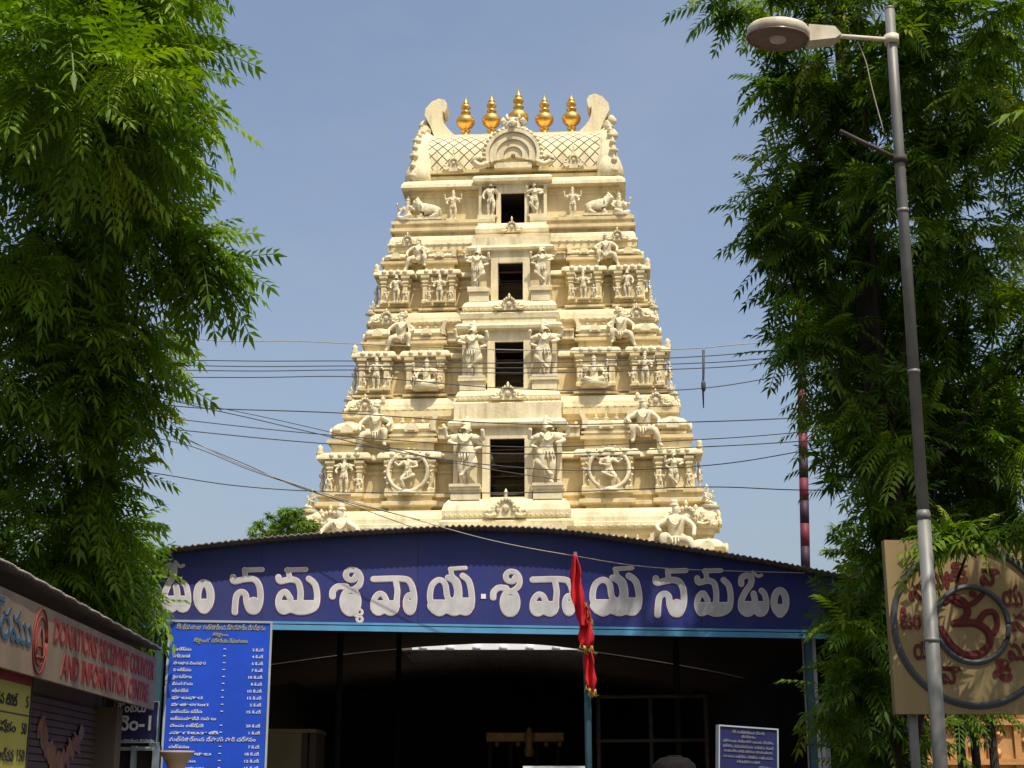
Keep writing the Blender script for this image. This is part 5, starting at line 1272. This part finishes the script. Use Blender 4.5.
def tree(name, label, ells, Y0, trunk_px, trunk_r, m, templates=TEMPL, wts=None, per=1.0, size=1.0, spr_len=.55, droop=.25, spray=9, trunk_top=None, base_row=768, limbs=True, group=None, trunk_Y=None):
    Pp, Dd, Tt, twigs = crown_points(ells, Y0, None, per, spray, spr_len, droop=droop)
    tY = trunk_Y or Y0; bx = P(trunk_px, base_row, tY) if base_row else Vector((trunk_px,0,0))
    root = thing(name, label, 'tree', (0,0,0), 0, group)
    cen = [Vector(e[0]) if e[1] is None else P(e[0],e[1],Y0+e[4]) for e in ells]; zt_ = trunk_top or max(c.z for c in cen)
    mb = MB(); tx = np.mean([c.x for c in cen[:4]])
    ax_ = smooth([(bx.x,tY,0),(bx.x+.05,tY+.05,zt_*.3),(bx.x*.8+tx*.2,tY*.8+Y0*.2,zt_*.6),(bx.x*.5+tx*.5,tY*.3+Y0*.7,zt_)],6)
    k = len(ax_); mb.tube(ax_, [trunk_r*(1.35-.35*min(1,i/3))*(1-.75*i/(k-1)) for i in range(k)], 14)
    mb.build('trunk', M['bark'], root)
    if limbs:
        for c in cen[::3]:
            st = ax_[min(k-1, max(3,int((k-1)*max(.2,(c.z-1.0)/zt_*.7))))]
            mid_ = st.lerp(c,.5)+Vector((0,0,.25)); q = smooth([st,mid_,c],6); mb = MB(); r0 = trunk_r*.17
            mb.tube(q, [r0*(1-.8*i/(len(q)-1)) for i in range(len(q))], 8); mb.build('limb', M['bark'], root)
    mb = MB()
    for i,(a,b) in enumerate(twigs[::2]): mb.tube([a,b], [.012,.004], 3)
    mb.build('twigs', M['bark'], root)['kind'] = 'stuff'
    foliage('crown', Pp, Dd, size*rng.uniform(.75,1.2,len(Pp)), Tt, m, root, templates, wts)
    return root
E_left = [ # cx, cy, rx, ry, dY, rd, density
  (50,15,140,120,-2.2,2.8,.9),(140,20,48,55,-1.6,1.2,1.0),(150,105,66,42,-1.6,1.1,1.1),(100,165,100,58,-1.2,1.6,1.0),(40,230,105,75,-1.2,1.7,.9),
  (90,80,105,80,-3.2,1.7,.8),(150,232,55,38,-.8,.9,.9),(205,256,54,24,-.8,.6,1.0),(100,318,80,52,.2,1.1,1.0),(40,340,95,80,0,1.4,1.0),(120,385,46,38,.5,.7,1.0),
  (60,430,85,70,.9,1.3,1.0),(102,470,40,45,1.0,.6,1.0),(95,540,48,45,2.8,.7,1.2),(40,530,85,70,1.4,1.2,1.1),(108,595,42,42,2.7,.6,1.3),(60,610,75,50,3.2,1,1.3),(20,560,70,60,3.0,1,1.3),(142,592,16,14,2.2,.3,1.0),
  (-150,150,150,220,-.5,2.5,.45),(-140,420,140,150,.6,2.2,.45),(60,-130,190,90,-1.5,2.8,.5)]
tree('neem_tree', 'large neem tree with drooping feathery leaves leaning in from the left', E_left, 15.4, 75, .28, M['leaf'], per=2.4, size=1.15, spr_len=.40, droop=0.0, trunk_Y=18.4)
E_right = [
  (860,15,100,70,-1.4,2.0,1.0),(735,6,44,22,-.6,.7,.9),(800,70,52,42,-.8,.9,.9),(960,50,110,110,-1.6,2.6,1.0),(835,150,66,50,0,1.0,1.0),(785,182,54,40,-.2,.7,.9),
  (772,235,40,45,-.3,.6,1.0),(820,250,62,55,0,1.0,1.0),(930,220,110,90,-.6,2.0,1.0),(820,330,48,40,-.2,.8,1.0),(800,335,34,26,-.5,.5,.9),(890,360,80,85,.9,1.3,1.0),(980,350,90,100,.9,1.6,1.0),
  (848,420,40,42,.5,.6,1.0),(890,430,48,90,-.7,.7,1.0),(900,520,45,30,-.6,.5,1.0),(890,410,60,90,2.0,.8,1.3),(960,420,80,100,2.2,1.0,1.2),(870,250,90,90,2.0,1.0,1.0),(960,560,90,50,2.2,.8,1.2),(832,462,22,24,-.3,.4,.6),(900,470,70,80,1.1,1.0,1.0),(985,470,80,80,.9,1.2,1.0),(898,550,40,50,-.2,.6,1.3),(975,532,75,18,-3.0,.45,1.4),(905,640,50,80,1.2,.9,1.1),(850,650,26,60,1.4,.6,1.0),
  (855,615,48,40,-.4,.6,1.0),(860,680,46,45,-.2,.6,1.3),(835,600,30,24,1.0,.5,1.2),(845,745,30,40,1.6,.6,1.2),(880,740,45,45,.2,.6,1.0),(825,715,20,26,0,.4,.6),
  (1160,200,150,260,.5,2.4,.45),(1150,520,110,130,.6,1.6,.4),(920,-120,190,80,.3,2.2,.5)]
tree('mango_tree', 'dense dark tree with starry leaf clusters filling the right side behind the lamp pole', E_right, 16.4, 905, .24, M['leaf_dark'], TEMPL+STAR, [.2,.14,.10,.28,.28], per=2.8, droop=.15, spr_len=.42)
# the crown of a tree just outside the frame on the right, which shades the plaque and the lamp pole
E_shade = [(1245,190,190,150,1.4,1.8,2.0),(1205,70,125,150,-3.2,1.2,1.8),(1330,-60,240,120,-1.0,2.0,1.0),(1330,300,150,140,1.5,1.6,.8),(1500,150,260,220,-.5,2.2,.5)]
tree('shade_tree', 'leafy tree standing right of the cream plaque and shading it', E_shade, 10.5, 1520, .28, M['leaf_dark'], TEMPL+STAR, [.2,.14,.10,.28,.28], per=1.8, droop=.4, spr_len=.4)
# unseen trees added behind and beside the camera to cut skylight on the foreground
for k, (x, y, h, r, lab) in enumerate(((-7.5,5.5,6.5,2.6,'broad street tree left of the viewpoint beside the ticket counter'),(-6,-9,7,4.2,'broad street tree behind the viewpoint on the left kerb'),(3.5,-13,6.5,4.5,'broad street tree behind the viewpoint in the middle of the street end'),(11.5,-4,7,3.6,'broad street tree behind the viewpoint on the right kerb'))):
    tree('sky_blocker_tree', lab, [((x,y,h),None,(r,r,r*.8),0,0,0,.5),((x+r*.5,y+.6,h-1.8),None,(r*.7,r*.7,r*.6),0,0,0,.5),((x-r*.5,y-.4,h-1.9),None,(r*.7,r*.7,r*.6),0,0,0,.5)], y, x, .3, M['leaf_dark'], STAR, None, per=.42, size=2.6, spr_len=.8, base_row=0, group='street trees round the viewpoint')
# far trees
tree('roadside_tree', 'rounded bright green tree beyond the shelter left of the tower', [(282,530,30,24,0,2.0,1.5),(296,517,18,14,.3,1.2,1.5),(264,537,20,16,-.3,1.2,1.5),(310,528,14,16,.4,1.0,1.3)], 52, 280, .25, M['leaf_far'], STAR, None, per=1.1, size=1.3, spr_len=.5, group=None)
tree('pale_tree', 'hazy pale green treetop between the left neem and the shelter roof', [(150,553,36,10,0,1.6,1.1),(185,554,14,6,0,1.2,1.1)], 46, 150, .3, M['leaf_far'], STAR, None, per=1.0, size=1.3, spr_len=.5)
tree('distant_tree', 'pale olive tree seen through the gap right of the striped mast', [(858,545,38,34,0,2.0,.5),(850,575,36,24,0,2,.5),(885,600,40,40,0,2,.5)], 48, 865, .3, M['leaf_far'], STAR, None, per=1.2, size=1.5, spr_len=.7)
# young palms beneath the plaque
for k, (px, row, Yk, lab) in enumerate(((958,718,17.0,'leftmost young palm stem beneath the cream plaque'),(972,716,17.6,'middle young palm stem with tufted top beneath the plaque'),(990,718,17.2,'rightmost young palm stem with drooping leaves beneath the plaque'))):
    c = P(px,row,Yk); root = thing('young_palm', lab, 'palm', (c.x,Yk,0), 0, 'young palms under the plaque')
    mb = MB(); mb.tube([(0,0,0),(.02,0,c.z*.5),(.0,0,c.z+.1)], [.07,.055,.045], 10); mb.build('stem', M['bark'], root)
    n_ = 16; az = rng.uniform(0,6.28,n_); Dd = np.stack([np.cos(az),np.sin(az),rng.uniform(-.7,.5,n_)],1)
    foliage('leaves', np.tile(np.array([[0,0,c.z+.08]]),(n_,1)), Dd, rng.uniform(.6,.9,n_), rng.uniform(.2,.6,n_), M['leaf_dark'], root)
